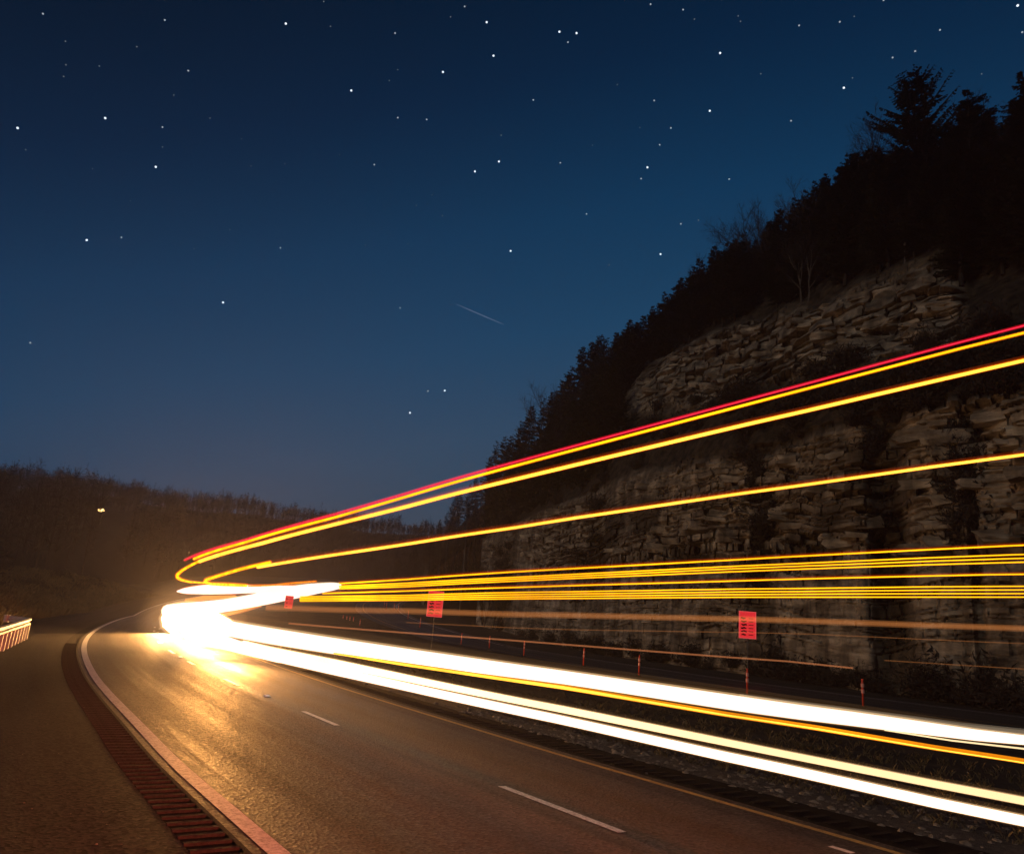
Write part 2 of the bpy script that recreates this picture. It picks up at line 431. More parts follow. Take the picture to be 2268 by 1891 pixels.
# ------------------------------------------------------------------ the road
_lp = [(614, 1891), (490, 1781.5), (378, 1686), (312, 1610), (291.4, 1591), (243, 1541), (206.4, 1498), (193, 1469.6), (183.3, 1441), (187, 1419.6), (200, 1402), (224, 1388), (248.6, 1376.7), (278.6, 1366.7)]
_P = [gnd(*q) for q in _lp]
_d0 = _P[0] - _P[1]; _d0 /= np.linalg.norm(_d0)
_P = np.array([_P[0] + _d0 * k for k in (60, 45, 30, 20, 10, 5, 2)] + _P + [(-43, 92), (-49.5, 115), (-54, 140), (-56, 170), (-55, 200), (-52, 230), (-44, 265), (-30, 300), (-12, 330)], float)
_s = np.concatenate([[0], np.cumsum(np.linalg.norm(np.diff(_P, axis=0), axis=1))])
def _smooth():
    ss = np.linspace(0, _s[-1], 900); outp = []
    k = np.linspace(-2.5, 2.5, 41); g = np.exp(-k * k / 2); g /= g.sum()
    for u in ss:
        d = math.hypot(np.interp(u, _s, _P[:, 0]), np.interp(u, _s, _P[:, 1]))
        uu = u + k * max(0.7, min(d, 120) * 0.10)
        q = []
        for c in (0, 1):
            v = np.interp(uu, _s, _P[:, c])
            v = np.where(uu < 0, _P[0, c] + (_P[1, c] - _P[0, c]) / (_s[1] - _s[0]) * uu, v)
            v = np.where(uu > _s[-1], _P[-1, c] + (_P[-1, c] - _P[-2, c]) / (_s[-1] - _s[-2]) * (uu - _s[-1]), v)
            q.append((v * g).sum())
        outp.append(q)
    return np.array(outp)
RC = _smooth()                                            # left edge line of the carriageway
RT = np.gradient(RC, axis=0); RT /= np.linalg.norm(RT, axis=1)[:, None]
RN = np.stack([RT[:, 1], -RT[:, 0]], 1)                   # to the right, towards the median
RS = np.concatenate([[0], np.cumsum(np.linalg.norm(np.diff(RC, axis=0), axis=1))])
I0 = int(np.argmin(np.linalg.norm(RC, axis=1)))           # abreast of the camera
RS -= RS[I0]

def along(s, o):
    p = np.array([np.interp(s, RS, RC[:, 0]), np.interp(s, RS, RC[:, 1])])
    n = np.array([np.interp(s, RS, RN[:, 0]), np.interp(s, RS, RN[:, 1])])
    n /= np.linalg.norm(n)
    return p + n * o, n

def strip(name, s0, s1, o0, o1, z, mat, step=0.6, across=1, kind='structure', parent=None, label=None):
    n = max(2, int((s1 - s0) / step) + 1)
    V, UV, Fc = [], [], []
    for i in range(n):
        s = s0 + (s1 - s0) * i / (n - 1)
        for k in range(across + 1):
            o = o0 + (o1 - o0) * k / across
            p, _ = along(s, o)
            V.append((p[0], p[1], float(zg(*p)) + z)); UV.append((o, s))
    w = across + 1
    for i in range(n - 1):
        for k in range(across):
            a = i * w + k
            Fc.append((a, a + 1, a + 1 + w, a + w))
    return link(name, mesh_of(name, V, Fc, mat, True, UV), parent, kind=kind, label=label)

S_END = float(RS[-1])
EDGE_R = 5.75
# ground sheet, out to the horizon
_gx = np.concatenate([np.linspace(-1000, -140, 8), np.linspace(-120, 120, 81), np.linspace(140, 1000, 8)])
_gy = np.concatenate([np.linspace(-400, -60, 4), np.linspace(-45, 300, 116), np.linspace(330, 1100, 6)])
_V = []
for yy in _gy:
    for xx in _gx:
        h = float(zg(xx, min(yy, 300)))
        if yy > 300: h = float(zg(xx, 300))
        _V.append((xx, yy, h - 0.03 + 0.0 * xx))
_w = len(_gx)
_F = [(j * _w + i, j * _w + i + 1, (j + 1) * _w + i + 1, (j + 1) * _w + i) for j in range(len(_gy) - 1) for i in range(_w - 1)]
link('ground', mesh_of('ground', _V, _F, M_GROUND, True), kind='structure')
strip('road', -40, S_END, 0.0 - 0.19, EDGE_R + 0.25, 0.012, M_ROAD, across=6)
strip('shoulder', -40, S_END, -3.9, -0.63, 0.012, M_SHOULDER, across=3)
strip('median_shoulder', -40, S_END, EDGE_R + 0.25, EDGE_R + 1.15, 0.010, M_SEAL_SHADE)
strip('gravel_verge', -40, 120, EDGE_R + 1.15, EDGE_R + 3.1, 0.004, M_GRAVEL, across=2)
strip('road_edge_line', -40, S_END, -0.085, 0.085, 0.017, M_WHITE, label='white edge line curving along the outer shoulder')
strip('median_edge_line', -40, S_END, EDGE_R - 0.055, EDGE_R + 0.055, 0.017, M_YELLOW, label='yellow edge line beside the gravel median')

# rumble strip: a dark milled trough with a rib of asphalt left standing between the grooves
rumble = strip('rumble_strip', -40, S_END, -0.63, -0.19, -0.006, M_SEAL_SHADE, kind='structure', label='dark rumble strip milled into the shoulder beside the white line')  # floor tone includes the shade of the grooves
strip('rumble_border', -40, S_END, -0.235, -0.19, 0.0125, M_RIB, parent=rumble, kind=None)
rib_meshes = []
for k in range(6):
    mb = MB(); n = 8
    top, bot = [], []
    for i in range(n + 1):
        x = -0.195 + 0.39 * i / n
        a = 0.022 + 0.012 * random.random(); b = 0.022 + 0.012 * random.random()
        top += [(x, -a, 0.016 + 0.002 * random.random()), (x, b, 0.016 + 0.002 * random.random())]
        bot += [(x, -a - .015, -0.003), (x, b + .015, -0.003)]
    V = top + bot; o_ = len(top); Fc = []
    for i in range(n):
        a = 2 * i
        Fc += [(a, a + 2, a + 3, a + 1), (a, o_ + a, o_ + a + 2, a + 2), (a + 1, a + 3, o_ + a + 3, o_ + a + 1)]
    Fc += [(0, 1, o_ + 1, o_), (2 * n, o_ + 2 * n, o_ + 2 * n + 1, 2 * n + 1)]
    rib_meshes.append(mesh_of('rib', V, Fc, M_RIB))
s_ = 2.6; k = 0
while s_ < 34:
    p, nn = along(s_, -0.43)
    link('rib', rib_meshes[k % 6], rumble, loc=(p[0], p[1], 0), rotz=math.atan2(nn[1], nn[0]))
    s_ += 0.215; k += 1

# centre dashes, measured in the photograph
def s_of(x, y):
    g = gnd(x, y); i = int(np.argmin(np.linalg.norm(RC - g, axis=1)))
    return float(RS[i] + (g - RC[i]) @ RT[i]), float((g - RC[i]) @ RN[i])
dash_px = [((1389.5, 1845), (1100, 1744)), ((754, 1608), (665, 1576.5)), ((535, 1520), (493, 1504)), ((434, 1473), (413, 1465)), ((387, 1448), (373, 1440))]
last = 0
for i, (a, b) in enumerate(dash_px):
    (sa, oa), (sb, ob) = s_of(*a), s_of(*b)
    o = (oa + ob) / 2
    strip('lane_dash', sa, sb, o - 0.055, o + 0.055, 0.018, M_WHITE, step=0.3, kind='structure', label=['nearest', 'second', 'third', 'fourth', 'fifth'][i] + ' white lane dash counted from the camera')
    last = sb
for k in range(4):
    strip('lane_dash', last + 6.4 * (k + 1) - 1.8, last + 6.4 * (k + 1), 2.8, 2.92, 0.018, M_WHITE, step=0.3, kind='structure', label='far white lane dash near the bend')
_a, _o = s_of(1839, 1877)
strip('lane_dash', _a - 0.25, _a, _o - 0.045, _o + 0.045, 0.018, M_WHITE, step=0.1, kind='structure', label='short worn paint stub low at the bottom right of the road')

# raised reflectors between the dashes
def reflector_mesh():
    bm = bmesh.new()
    bmesh.ops.create_cube(bm, size=1)
    for v in bm.verts:
        v.co.x *= 0.11 * (0.62 if v.co.z > 0 else 1); v.co.y *= 0.10 * (0.55 if v.co.z > 0 else 1); v.co.z = v.co.z * 0.024 + 0.012
    bmesh.ops.bevel(bm, geom=bm.edges[:], offset=0.004, segments=2, affect='EDGES')
    me = bpy.data.meshes.new('reflector'); bm.to_mesh(me); bm.free()
    me.materials.append(M_REFL); return me
_rm = reflector_mesh()
for i, (x, y) in enumerate([(591, 1543), (399, 1456.5), (357, 1425), (348.6, 1412), (349, 1401), (353, 1393)]):
    g = gnd(x, y)
    link('road_reflector', _rm, loc=(g[0], g[1], 0.014), rotz=0.6, scale=1.3, cat='road reflector', group='raised reflectors on the lane line',
         label=['nearest', 'second', 'third', 'fourth', 'fifth', 'sixth'][i] + ' white road reflector on the lane line counted from the camera')

# loose grit on the shoulder, stones in the verge
def stone_mesh(name, spots, mat, smin, smax, z0=0.0):
    V, Fc = [], []
    ico = [(0, 0, 1), (0.89, 0, .45), (.28, .85, .45), (-.72, .53, .45), (-.72, -.53, .45), (.28, -.85, .45), (.72, .53, -.45), (-.28, .85, -.45), (-.89, 0, -.45), (-.28, -.85, -.45), (.72, -.53, -.45), (0, 0, -1)]
    fi = [(0, 1, 2), (0, 2, 3), (0, 3, 4), (0, 4, 5), (0, 5, 1), (1, 6, 2), (2, 7, 3), (3, 8, 4), (4, 9, 5), (5, 10, 1), (6, 7, 2), (7, 8, 3), (8, 9, 4), (9, 10, 5), (10, 6, 1), (11, 7, 6), (11, 8, 7), (11, 9, 8), (11, 10, 9), (11, 6, 10)]
    for (x, y, z) in spots:
        r = smin * (smax / smin) ** (random.random() ** 2)
        n = len(V); a = random.random() * 6.28
        sx, sy, sz = random.uniform(.7, 1.4), random.uniform(.7, 1.2), random.uniform(.45, .8)
        for q in ico:
            q = np.array(q) * random.uniform(.75, 1.2)
            X, Y = q[0] * sx, q[1] * sy
            V.append((x + r * (X * math.cos(a) - Y * math.sin(a)), y + r * (X * math.sin(a) + Y * math.cos(a)), z + z0 + r * q[2] * sz))
        Fc += [tuple(i + n for i in f) for f in fi]
    return mesh_of(name, V, Fc, mat)
sp = []
for (x, y) in [(27, 1544), (23, 1537), (38, 1568), (8, 1645), (71, 1649), (37, 1671), (49, 1673), (37, 1728), (40, 1710), (53, 1781), (70, 1794), (156, 1805), (108, 1737), (64, 1857), (213, 1873), (26, 1742), (78, 1600), (48, 1610), (4, 1750), (186, 1568), (262, 1692), (22, 1652), (52, 1532)]:
    g = gnd(x, y); sp.append((g[0], g[1], 0.014))
for _ in range(60):
    q, _n = along(random.uniform(1, 14), random.uniform(-3.7, -0.9)); sp.append((q[0], q[1], 0.013))
link('loose_grit', stone_mesh('loose_grit', sp, M_STONE, 0.005, 0.012), kind='stuff', label='pale grit scattered on the shoulder', cat='grit')
sp = []
for _ in range(5200):
    o = EDGE_R + 1.05 + 2.3 * random.random() ** 1.2
    q, _n = along(random.uniform(-6, 55) if random.random() < .5 else random.uniform(-6, 16), o)
    sp.append((q[0], q[1], 0.0))
link('verge_stones', stone_mesh('verge_stones', sp, M_STONE, 0.010, 0.075), kind='stuff', label='stones and gravel along the median verge', cat='gravel')
# rumble grooves along the median side: low ribs
mb = MB(); s_ = -4
while s_ < 26:
    q, nn = along(s_, EDGE_R + 0.62); a = math.atan2(nn[1], nn[0])
    Rm = np.array([[math.cos(a), -math.sin(a), 0], [math.sin(a), math.cos(a), 0], [0, 0, 1]])
    mb.box((q[0], q[1], 0.013), (0.40, 0.07, 0.018), Rm); s_ += 0.26
mb.obj('median_rumble_ribs', M_RIB, kind='stuff', label='low rumble ribs beside the yellow edge line', cat='rumble ribs')

# grass
def grass_mesh(name, spots, hmin, hmax, mat, blades=7, lean=0.5):
    V, Fc = [], []
    for (x, y, z) in spots:
        for _ in range(blades):
            a = random.random() * 6.28; h = random.uniform(hmin, hmax); w = h * 0.05 + 0.004
            bx, by = x + random.gauss(0, h * .25), y + random.gauss(0, h * .25)
            dx, dy = math.cos(a) * h * lean * random.random(), math.sin(a) * h * lean * random.random()
            n = len(V)
            V += [(bx - w * math.sin(a), by + w * math.cos(a), z), (bx + w * math.sin(a), by - w * math.cos(a), z), (bx + dx * .45, by + dy * .45, z + h * .65), (bx + dx, by + dy, z + h * .9)]
            Fc += [(n, n + 1, n + 2), (n + 1, n + 3, n + 2)]
    return mesh_of(name, V, Fc, mat)
sp = []
for _ in range(3600):
    q, _n = along(random.uniform(-8, 60) if random.random() < .45 else random.uniform(-8, 18), EDGE_R + 2.0 + 7 * random.random() ** 1.5)
    sp.append((q[0], q[1], float(zg(*q)) - 0.03))
link('median_grass', grass_mesh('median_grass', sp, 0.04, 0.15, M_GRASS, 6, 1.1), kind='stuff', label='short dry grass in the median', cat='grass')

# ------------------------------------------------------------------ far carriageway under the cliff
POSTS = [gnd(*q) for q in [(1912, 1566), (1655, 1540), (1415, 1497), (1292, 1475), (1160, 1453), (1083, 1437), (1021, 1428)]]
_fc = np.array([(34, 4), (25.5, 16), (17.6, 27.3), (12.8, 33.5), (8.2, 39.5), (4.6, 47.5), (1.2, 56.5), (-1.7, 66), (-5.5, 76), (-11, 89), (-17.5, 104), (-24, 125), (-29, 150), (-31.5, 180), (-31, 215), (-26, 250), (-14, 290)], float)
_fs = np.concatenate([[0], np.cumsum(np.linalg.norm(np.diff(_fc, axis=0), axis=1))])
_fu = np.linspace(0, _fs[-1], 220)
FC = np.stack([np.interp(_fu, _fs, _fc[:, 0]), np.interp(_fu, _fs, _fc[:, 1])], 1)
for _ in range(30): FC[1:-1] = (FC[:-2] + FC[1:-1] * 2 + FC[2:]) / 4
FT = np.gradient(FC, axis=0); FT /= np.linalg.norm(FT, axis=1)[:, None]
FN = np.stack([FT[:, 1], -FT[:, 0]], 1)
def fstrip(name, o0, o1, z, mat, label=None):
    V, UV, Fc = [], [], []
    for i in range(len(FC)):
        for o in (o0, (o0 + o1) / 2, o1):
            p = FC[i] + FN[i] * o; V.append((p[0], p[1], float(zg(*p)) + z)); UV.append((o, _fu[i]))
    for i in range(len(FC) - 1):
        for k in range(2):
            a = i * 3 + k; Fc.append((a, a + 1, a + 4, a + 3))
    return link(name, mesh_of(name, V, Fc, mat, True, UV), kind='structure', label=label)
fstrip('far_road', -1.0, 7.4, 0.015, M_FARROAD, 'far carriageway at the foot of the cliff')
fstrip('far_edge_line', 0.25, 0.40, 0.021, M_YELLOW, 'thin edge line on the median side of the far carriageway')
fstrip('far_edge_line', 6.3, 6.44, 0.021, M_WHITE, 'thin edge line on the cliff side of the far carriageway')

# orange tube delineators
def tube_parts():
    mb = MB()
    mb.tube([(0, 0, 0.0), (0, 0, 0.05)], [0.16, 0.14], 12)
    base = mb.mesh('base', M_SEAL_SHADE)
    mb = MB(); mb.tube([(0, 0, 0.05), (0, 0, 0.95), (0, 0, 0.99), (0, 0, 1.05)], [0.042, 0.042, 0.03, 0.05], 12)
    body = mb.mesh('tube', M_TUBE, True)
    bands = []
    for z in (0.52, 0.74):
        mb = MB(); mb.tube([(0, 0, z), (0, 0, z + 0.14)], [0.062, 0.062], 12); bands.append(mb.mesh('reflective_band', M_BAND))
    return base, body, bands
TB = tube_parts()
def place_tube(x, y, z, label, group, sc_=1.0):
    e = link('tube_delineator', None, loc=(x, y, z), scale=sc_, label=label, cat='delineator', group=group)
    link('base', TB[0], e); link('tube', TB[1], e)
    for b in TB[2]: link('reflective_band', b, e)
_ord = ['nearest', 'second nearest', 'third nearest', 'fourth nearest', 'fifth nearest', 'sixth nearest', 'seventh nearest']
for i, g in enumerate(POSTS):
    place_tube(g[0], g[1], 0.0, _ord[i] + ' orange delineator post in the row along the median', 'orange delineators along the far carriageway')
for i, (x, y) in enumerate([(795, 1398), (780, 1394), (772, 1393), (765, 1392), (757, 1391)]):
    g = gnd(x, y)
    place_tube(g[0], g[1], float(zg(*g)) * .5, 'far orange delineator in the cluster above the headlight trail, ' + ['first', 'second', 'third', 'fourth', 'fifth'][i] + ' from the right', 'orange delineators along the far carriageway')
for i, (x, y) in enumerate([(928, 1407), (900, 1400), (877, 1393), (868, 1390), (851, 1385), (846, 1383)]):
    g = gnd(x, y); d = math.hypot(*g)
    d = min(d, 128 + 3 * i); q = at(x, y, d)
    place_tube(q[0], q[1], max(float(zg(q[0], q[1])) - .02, 0), 'distant delineator on the far roadside slope, ' + ['first', 'second', 'third', 'fourth', 'fifth', 'sixth'][i] + ' from the right', 'orange delineators on the far side', 1.2)

# red signs with rows of marks; added emission stands for light they throw back
def red_sign(x, y, d, w, h, yaw, label, rows, faint):
    c = at(x, y, d); base_z = float(zg(c[0], c[1])) - 0.03
    e = link('red_sign', None, loc=(c[0], c[1], base_z), rotz=yaw, label=label, cat='sign', group='red signs under the cliff')
    zc = c[2] - base_z
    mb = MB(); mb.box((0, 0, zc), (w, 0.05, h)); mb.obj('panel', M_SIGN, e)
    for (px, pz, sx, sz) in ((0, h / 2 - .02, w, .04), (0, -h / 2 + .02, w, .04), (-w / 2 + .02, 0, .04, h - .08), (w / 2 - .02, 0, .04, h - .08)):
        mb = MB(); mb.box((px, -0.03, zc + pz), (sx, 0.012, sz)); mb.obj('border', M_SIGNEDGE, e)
    mb = MB(); mb.box((0.02, 0.055, (zc + h / 2) / 2), (0.045, 0.045, zc + h / 2 - 0.1)); mb.obj('post', M_POST, e)
    for k in range(rows):
        zz = zc + h * (0.30 - 0.60 * k / max(rows - 1, 1)) - (0.06 * h)
        bw = w * random.uniform(.26, .34)
        V, n = [], 7
        mb = MB()
        pts_t, pts_b = [], []
        for i in range(n):
            xx = -w * .40 + bw * i / (n - 1) + w * .02 * k % .05
            th = h * (.018 + .016 * math.sin(math.pi * (i + .6) / n))
            zz2 = zz + h * .012 * math.sin(i * 1.3 + k)
            pts_t.append((xx, -0.030, zz2 + th)); pts_b.append((xx, -0.030, zz2 - th))
        mb.add(pts_t + pts_b, [(i, n + i, n + i + 1, i + 1) for i in range(n - 1)])
        mb.obj('marking', M_INK if k not in faint else M_INKRED, e)
        mb = MB(); mb.box((w * .20, -0.0285, zz), (w * .28, 0.006, h * .03)); mb.obj('marking', M_INKRED, e)
    return e
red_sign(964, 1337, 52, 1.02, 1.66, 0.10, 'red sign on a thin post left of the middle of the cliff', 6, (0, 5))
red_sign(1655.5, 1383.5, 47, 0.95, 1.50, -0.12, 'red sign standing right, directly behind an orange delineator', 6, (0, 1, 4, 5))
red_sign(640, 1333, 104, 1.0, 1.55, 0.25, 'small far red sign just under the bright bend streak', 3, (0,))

# ------------------------------------------------------------------ guardrail at the left edge
gA, gB = at(66, 1365, 36.5)[:2], at(-4, 1380, 27.0)[:2]
gd = (gB - gA) / np.linalg.norm(gB - gA)
rail = link('guardrail', None, loc=(gA[0], gA[1], -0.02), label='short steel guardrail end on the far left shoulder', cat='guardrail')
gn = np.array([-gd[1], gd[0]])
if gn @ (-gA) < 0: gn = -gn
prof = [(0.0, 0.80), (0.07, 0.775), (0.07, 0.725), (0.0, 0.69), (0.0, 0.665), (0.07, 0.63), (0.07, 0.58), (0.0, 0.555)]
def rail_pt(t):
    bend = 0.0 if t > 1.2 else (1.2 - t) ** 2 * 0.22
    return gd * t - gn * bend
ts = np.concatenate([np.linspace(-0.9, 1.2, 10), np.linspace(2, 22, 11)])
V, Fc = [], []
for t in ts:
    q = rail_pt(t)
    for (a, z) in prof: V.append((q[0] + gn[0] * (a + .1), q[1] + gn[1] * (a + .1), z))
    for (a, z) in prof[::-1]: V.append((q[0] + gn[0] * (a + .09), q[1] + gn[1] * (a + .09), z))
m_ = len(prof) * 2
for i in range(len(ts) - 1):
    for k in range(m_): Fc.append((i * m_ + k, i * m_ + (k + 1) % m_, (i + 1) * m_ + (k + 1) % m_, (i + 1) * m_ + k))
Fc.append(tuple(range(m_))); Fc.append(tuple(range((len(ts) - 1) * m_, len(ts) * m_))[::-1])
link('rail_beam', mesh_of('rail_beam', V, Fc, M_STEEL), rail)
mb = MB(); e_ = rail_pt(-0.9)
mb.tube([(e_[0] + gn[0] * .13, e_[1] + gn[1] * .13, 0.53), (e_[0] + gn[0] * .13, e_[1] + gn[1] * .13, 0.81)], 0.10, 12); mb.obj('end_cap', M_STEEL, rail)
pm = MB(); pm.box((0, 0, 0.30), (0.10, 0.16, 0.66)); pm = pm.mesh('post', M_STEEL)
for k in range(14):
    q = rail_pt(0.3 + k * 1.0)
    link('post', pm, rail, loc=(q[0] + gn[0] * .1, q[1] + gn[1] * .1, 0), rotz=math.atan2(gd[1], gd[0]))

# ------------------------------------------------------------------ the cliff and the wooded hill
_cb = np.array([(60, -45), (47, -16), (38, 4), (31, 19), (25.5, 30), (21.5, 42), (17, 56), (11, 74), (3, 95), (-8, 120), (-17, 150), (-22, 185), (-22, 230), (-14, 300)], float)
_cs = np.concatenate([[0], np.cumsum(np.linalg.norm(np.diff(_cb, axis=0), axis=1))])
_cu = np.linspace(0, _cs[-1], 400)
CB = np.stack([np.interp(_cu, _cs, _cb[:, 0]), np.interp(_cu, _cs, _cb[:, 1])], 1)
for _ in range(60): CB[1:-1] = (CB[:-2] + CB[1:-1] * 2 + CB[2:]) / 4
_cbear = np.arctan2(CB[:, 0], CB[:, 1])
def base_dist(b):
    o = np.argsort(_cbear); return np.interp(b, _cbear[o], np.hypot(CB[:, 0], CB[:, 1])[o])

T_W = ([850, 930, 1000, 1060, 1200, 1300, 1400, 1500, 1700, 1850, 2100, 2268, 2700, 3200], [1310, 1285, 1235, 1195, 1135, 1100, 1055, 1040, 1005, 950, 900, 880, 850, 850])
T_UB = ([850, 930, 1000, 1200, 1380, 1550, 1700, 2000, 2110, 2268, 2700, 3200], [1304, 1270, 1215, 1095, 908, 872, 830, 765, 740, 700, 640, 640])
T_UT = ([850, 930, 1000, 1200, 1300, 1380, 1440, 1580, 1760, 1900, 2080, 2150, 2268, 2700, 3200], [1300, 1262, 1200, 1062, 975, 868, 812, 738, 692, 642, 592, 600, 560, 500, 500])
T_G = ([850, 930, 985, 1080, 1170, 1280, 1420, 1600, 1760, 1930, 2100, 2268, 2700, 3200], [1296, 1250, 1195, 1108, 1040, 925, 812, 672, 585, 490, 425, 370, 300, 300])
def tab(t, x): return np.interp(x, t[0], t[1])

def z_at(x, y, d):
    # vectorised height of the view ray at ground distance d
    rx = C_F[0] + C_R[0] * ((x - CX) / FPX) - C_U[0] * ((y - CY) / FPX)
    ry = C_F[1] + C_R[1] * ((x - CX) / FPX) - C_U[1] * ((y - CY) / FPX)
    rz = C_F[2] + C_R[2] * ((x - CX) / FPX) - C_U[2] * ((y - CY) / FPX)
    return CAM_H + rz * d / np.hypot(rx, ry)

def px_for(b, y, d=None):
    # photo x where a ray of row y has bearing b
    x = CX + math.tan(b) * FPX
    for _ in range(6):
        r = ray(x, y); x += (math.tan(b) - r[0] / r[1]) * FPX * 0.9
    return x

N_COL = 640
# denser where the cliff is far
bears = np.radians(np.interp(np.linspace(0, 1, N_COL), [0, .80, 1], [-11.2, 34.5, 62]))
sect_d, sect_z = [], []
for b in bears:
    d0 = float(base_dist(b)); e_ = 26 * min(1, max(0, (math.radians(-1.0) - b) / math.radians(5)))     # the wall gives way to a slope at its far end
    ds = [d0, d0 + 2.6 + e_, d0 * 1.10 + 6 + e_, d0 * 1.16 + 10 + e_, d0 * 1.42 + 16 + e_]
    zs = [float(zg(0, math.cos(b) * d0)) - 0.4]
    for t, d in zip((T_W, T_UB, T_UT, T_G), ds[1:]):
        y = 1000.0
        for _ in range(5):
            x = px_for(b, y); y = float(tab(t, x))
        zs.append(float(z_at(x, y, d)))
    for k in range(1, 5): zs[k] = max(zs[k], zs[k - 1] + 0.3)
    ds.append(ds[-1] * 1.35 + 20); zs.append(zs[-1] * 1.0 + 1)
    ds.append(ds[-1] * 1.6 + 80); zs.append(zs[-1] * 0.4)
    sect_d.append(ds); sect_z.append(zs)
sect_d, sect_z = np.array(sect_d), np.array(sect_z)
ROWS = [170, 46, 120, 60, 14, 6]
tt = np.concatenate([k + np.arange(n) / n for k, n in enumerate(ROWS)] + [[6.0]])
NR = len(tt)
HB = np.repeat(bears[:, None], NR, 1)
HD = np.stack([np.interp(tt, np.arange(7), sect_d[i]) for i in range(N_COL)])
HZ = np.stack([np.interp(tt, np.arange(7), sect_z[i]) for i in range(N_COL)])
TT = np.repeat(tt[None, :], N_COL, 0)
# distance along the wall
_px0 = np.stack([np.sin(bears) * sect_d[:, 0], np.cos(bears) * sect_d[:, 0]], 1)
uu = np.concatenate([[0], np.cumsum(np.linalg.norm(np.diff(_px0, axis=0), axis=1))])
UU = np.repeat(uu[:, None], NR, 1)
# layered, blocky rock
rng = np.random.default_rng(5)
lay_z = np.cumsum(rng.choice([0.22, 0.3, 0.42, 0.6, 0.9, 1.3], 260, p=[.22, .24, .22, .16, .10, .06])) - 6
zz = HZ + 1.9 * vnoise(UU / 10, HZ / 14, 3) + 0.5 * vnoise(UU / 2.4, HZ / 3, 4)
li = np.searchsorted(lay_z, zz)
lfrac = (zz - lay_z[np.clip(li - 1, 0, 259)]) / (lay_z[np.clip(li, 0, 259)] - lay_z[np.clip(li - 1, 0, 259)] + 1e-6)
bw = 0.7 + 2.4 * hash2(li, li * 0 + 7, 2)
ub = (UU + 7 * hash2(li, li * 0, 9) + 0.35 * vnoise(UU / .8, HZ / .5, 8)) / bw
bi = np.floor(ub); bfrac = ub - bi
lay_off = (hash2(li, np.floor(UU / 11 + hash2(li, li * 0, 5)), 12) - .5) * 1.1
blk_off = (hash2(li, bi, 14) - .5) * 1.1 - 1.2 * (hash2(li, bi, 15) > .93)
crack = np.exp(-(np.minimum(bfrac, 1 - bfrac) * bw / 0.08) ** 4) * 0.60 + np.exp(-(np.minimum(lfrac, 1 - lfrac) * (lay_z[np.clip(li, 0, 259)] - lay_z[np.clip(li - 1, 0, 259)]) / 0.06) ** 4) * 0.55
big = 3.4 * fbm(UU / 17, HZ / 26, 21, 3) + 1.6 * fbm(UU / 5, HZ / 7, 25, 3)
blocky = (lay_off + blk_off - crack) * np.clip(0.95 + 1.5 * fbm(UU / 6, HZ / 5, 91, 2), 0.15, 1.6) + 0.7 * fbm(UU / 1.6, HZ / 1.2, 95, 3)
wall = np.clip(1 - np.abs(TT - 0.5) / 0.62, 0, 1) ** 0.35 * (TT <= 1.12)
# overhang and dark recess part way up, grooved rock beneath it
zw = HZ / np.maximum(sect_z[:, 1][:, None], 1)
ledge = 0.50 + 0.05 * vnoise(UU / 8, UU * 0, 31)
recess = np.exp(-((zw - ledge + 0.02) / 0.035) ** 2) * (1.9 + 2.2 * np.clip(vnoise(UU / 5, UU * 0, 33), -.3, .5))
low = 1 / (1 + np.exp((zw - ledge + 0.03) / 0.015))
grooves = 0.30 * np.abs(np.sin(UU * 2.1 + 2 * vnoise(UU / 2, HZ / 9, 35))) + 0.4 * vnoise(UU / 0.7, HZ / 6, 36)
dw = wall * (big * 0.8 + blocky * (1 - 0.55 * low) - recess - low * (0.9 - grooves))
upper = np.clip((TT - 1.75) / 0.3, 0, 1) * np.clip((3.15 - TT) / 0.3, 0, 1)
cols_x = np.array([px_for(b, 700) for b in bears]); CXX = np.repeat(cols_x[:, None], NR, 1)
uprock = np.clip((CXX - 1370) / 60, 0, 1) * np.clip((2150 - CXX) / 60, 0, 1)
du = upper * (big * 0.7 + blocky * 1.25 * uprock)
soft = np.clip((TT - 0.9) / .3, 0, 1) * (1.6 * fbm(UU / 4, HD / 4, 41, 4))
disp = dw + du + soft * (1 - upper * uprock)
# brush-filled gullies between the buttresses of the wall
xcol = np.array([px_for(b, 1080) for b in bears])
gul = np.zeros(N_COL)
for (c, w_, a) in ((1965, 42, 1.0), (1690, 28, .55), (1480, 18, .35), (2150, 12, .4), (1330, 22, .5), (1130, 30, .6)):
    gul = np.maximum(gul, a * np.exp(-((xcol - c) / w_) ** 4))
disp = disp - (gul[:, None] * 2.6) * wall
HDD = HD - disp
X = np.sin(HB) * HDD; Yv = np.cos(HB) * HDD
Zv = HZ + np.clip(TT - 1, 0, 1) * 0.5 * fbm(UU / 3, HD / 3, 50, 3)
V = np.stack([X, Yv, Zv], -1).reshape(-1, 3)
soil = np.clip(np.clip((TT - 0.97) / 0.12, 0, 1) - upper * uprock * (0.45 + 1.0 * (fbm(UU / 6, HZ / 5, 61, 3) > -0.28)), 0, 1)
patch = np.clip((fbm(UU / 7, HZ / 4.5, 66, 4) - 0.20) * 5, 0, 1) * (TT < 1) * (zw > 0.45)
soil = np.clip(np.maximum(np.maximum(soil, patch * .85), (gul[:, None] > .3) * wall * gul[:, None] * 1.2), 0, 1)
soil = np.maximum(soil, np.clip((1060 - cols_x) / 80, 0, 1)[:, None])
idx = np.arange(N_COL * NR).reshape(N_COL, NR)
Fq = np.stack([idx[:-1, :-1], idx[1:, :-1], idx[1:, 1:], idx[:-1, 1:]], -1).reshape(-1, 4)
me = bpy.data.meshes.new('cliff')
me.from_pydata(V.tolist(), [], Fq.tolist())
me.materials.append(M_ROCK)
att = me.attributes.new('soil', 'FLOAT', 'POINT'); att.data.foreach_set('value', soil.ravel().astype(np.float32))
me.update()
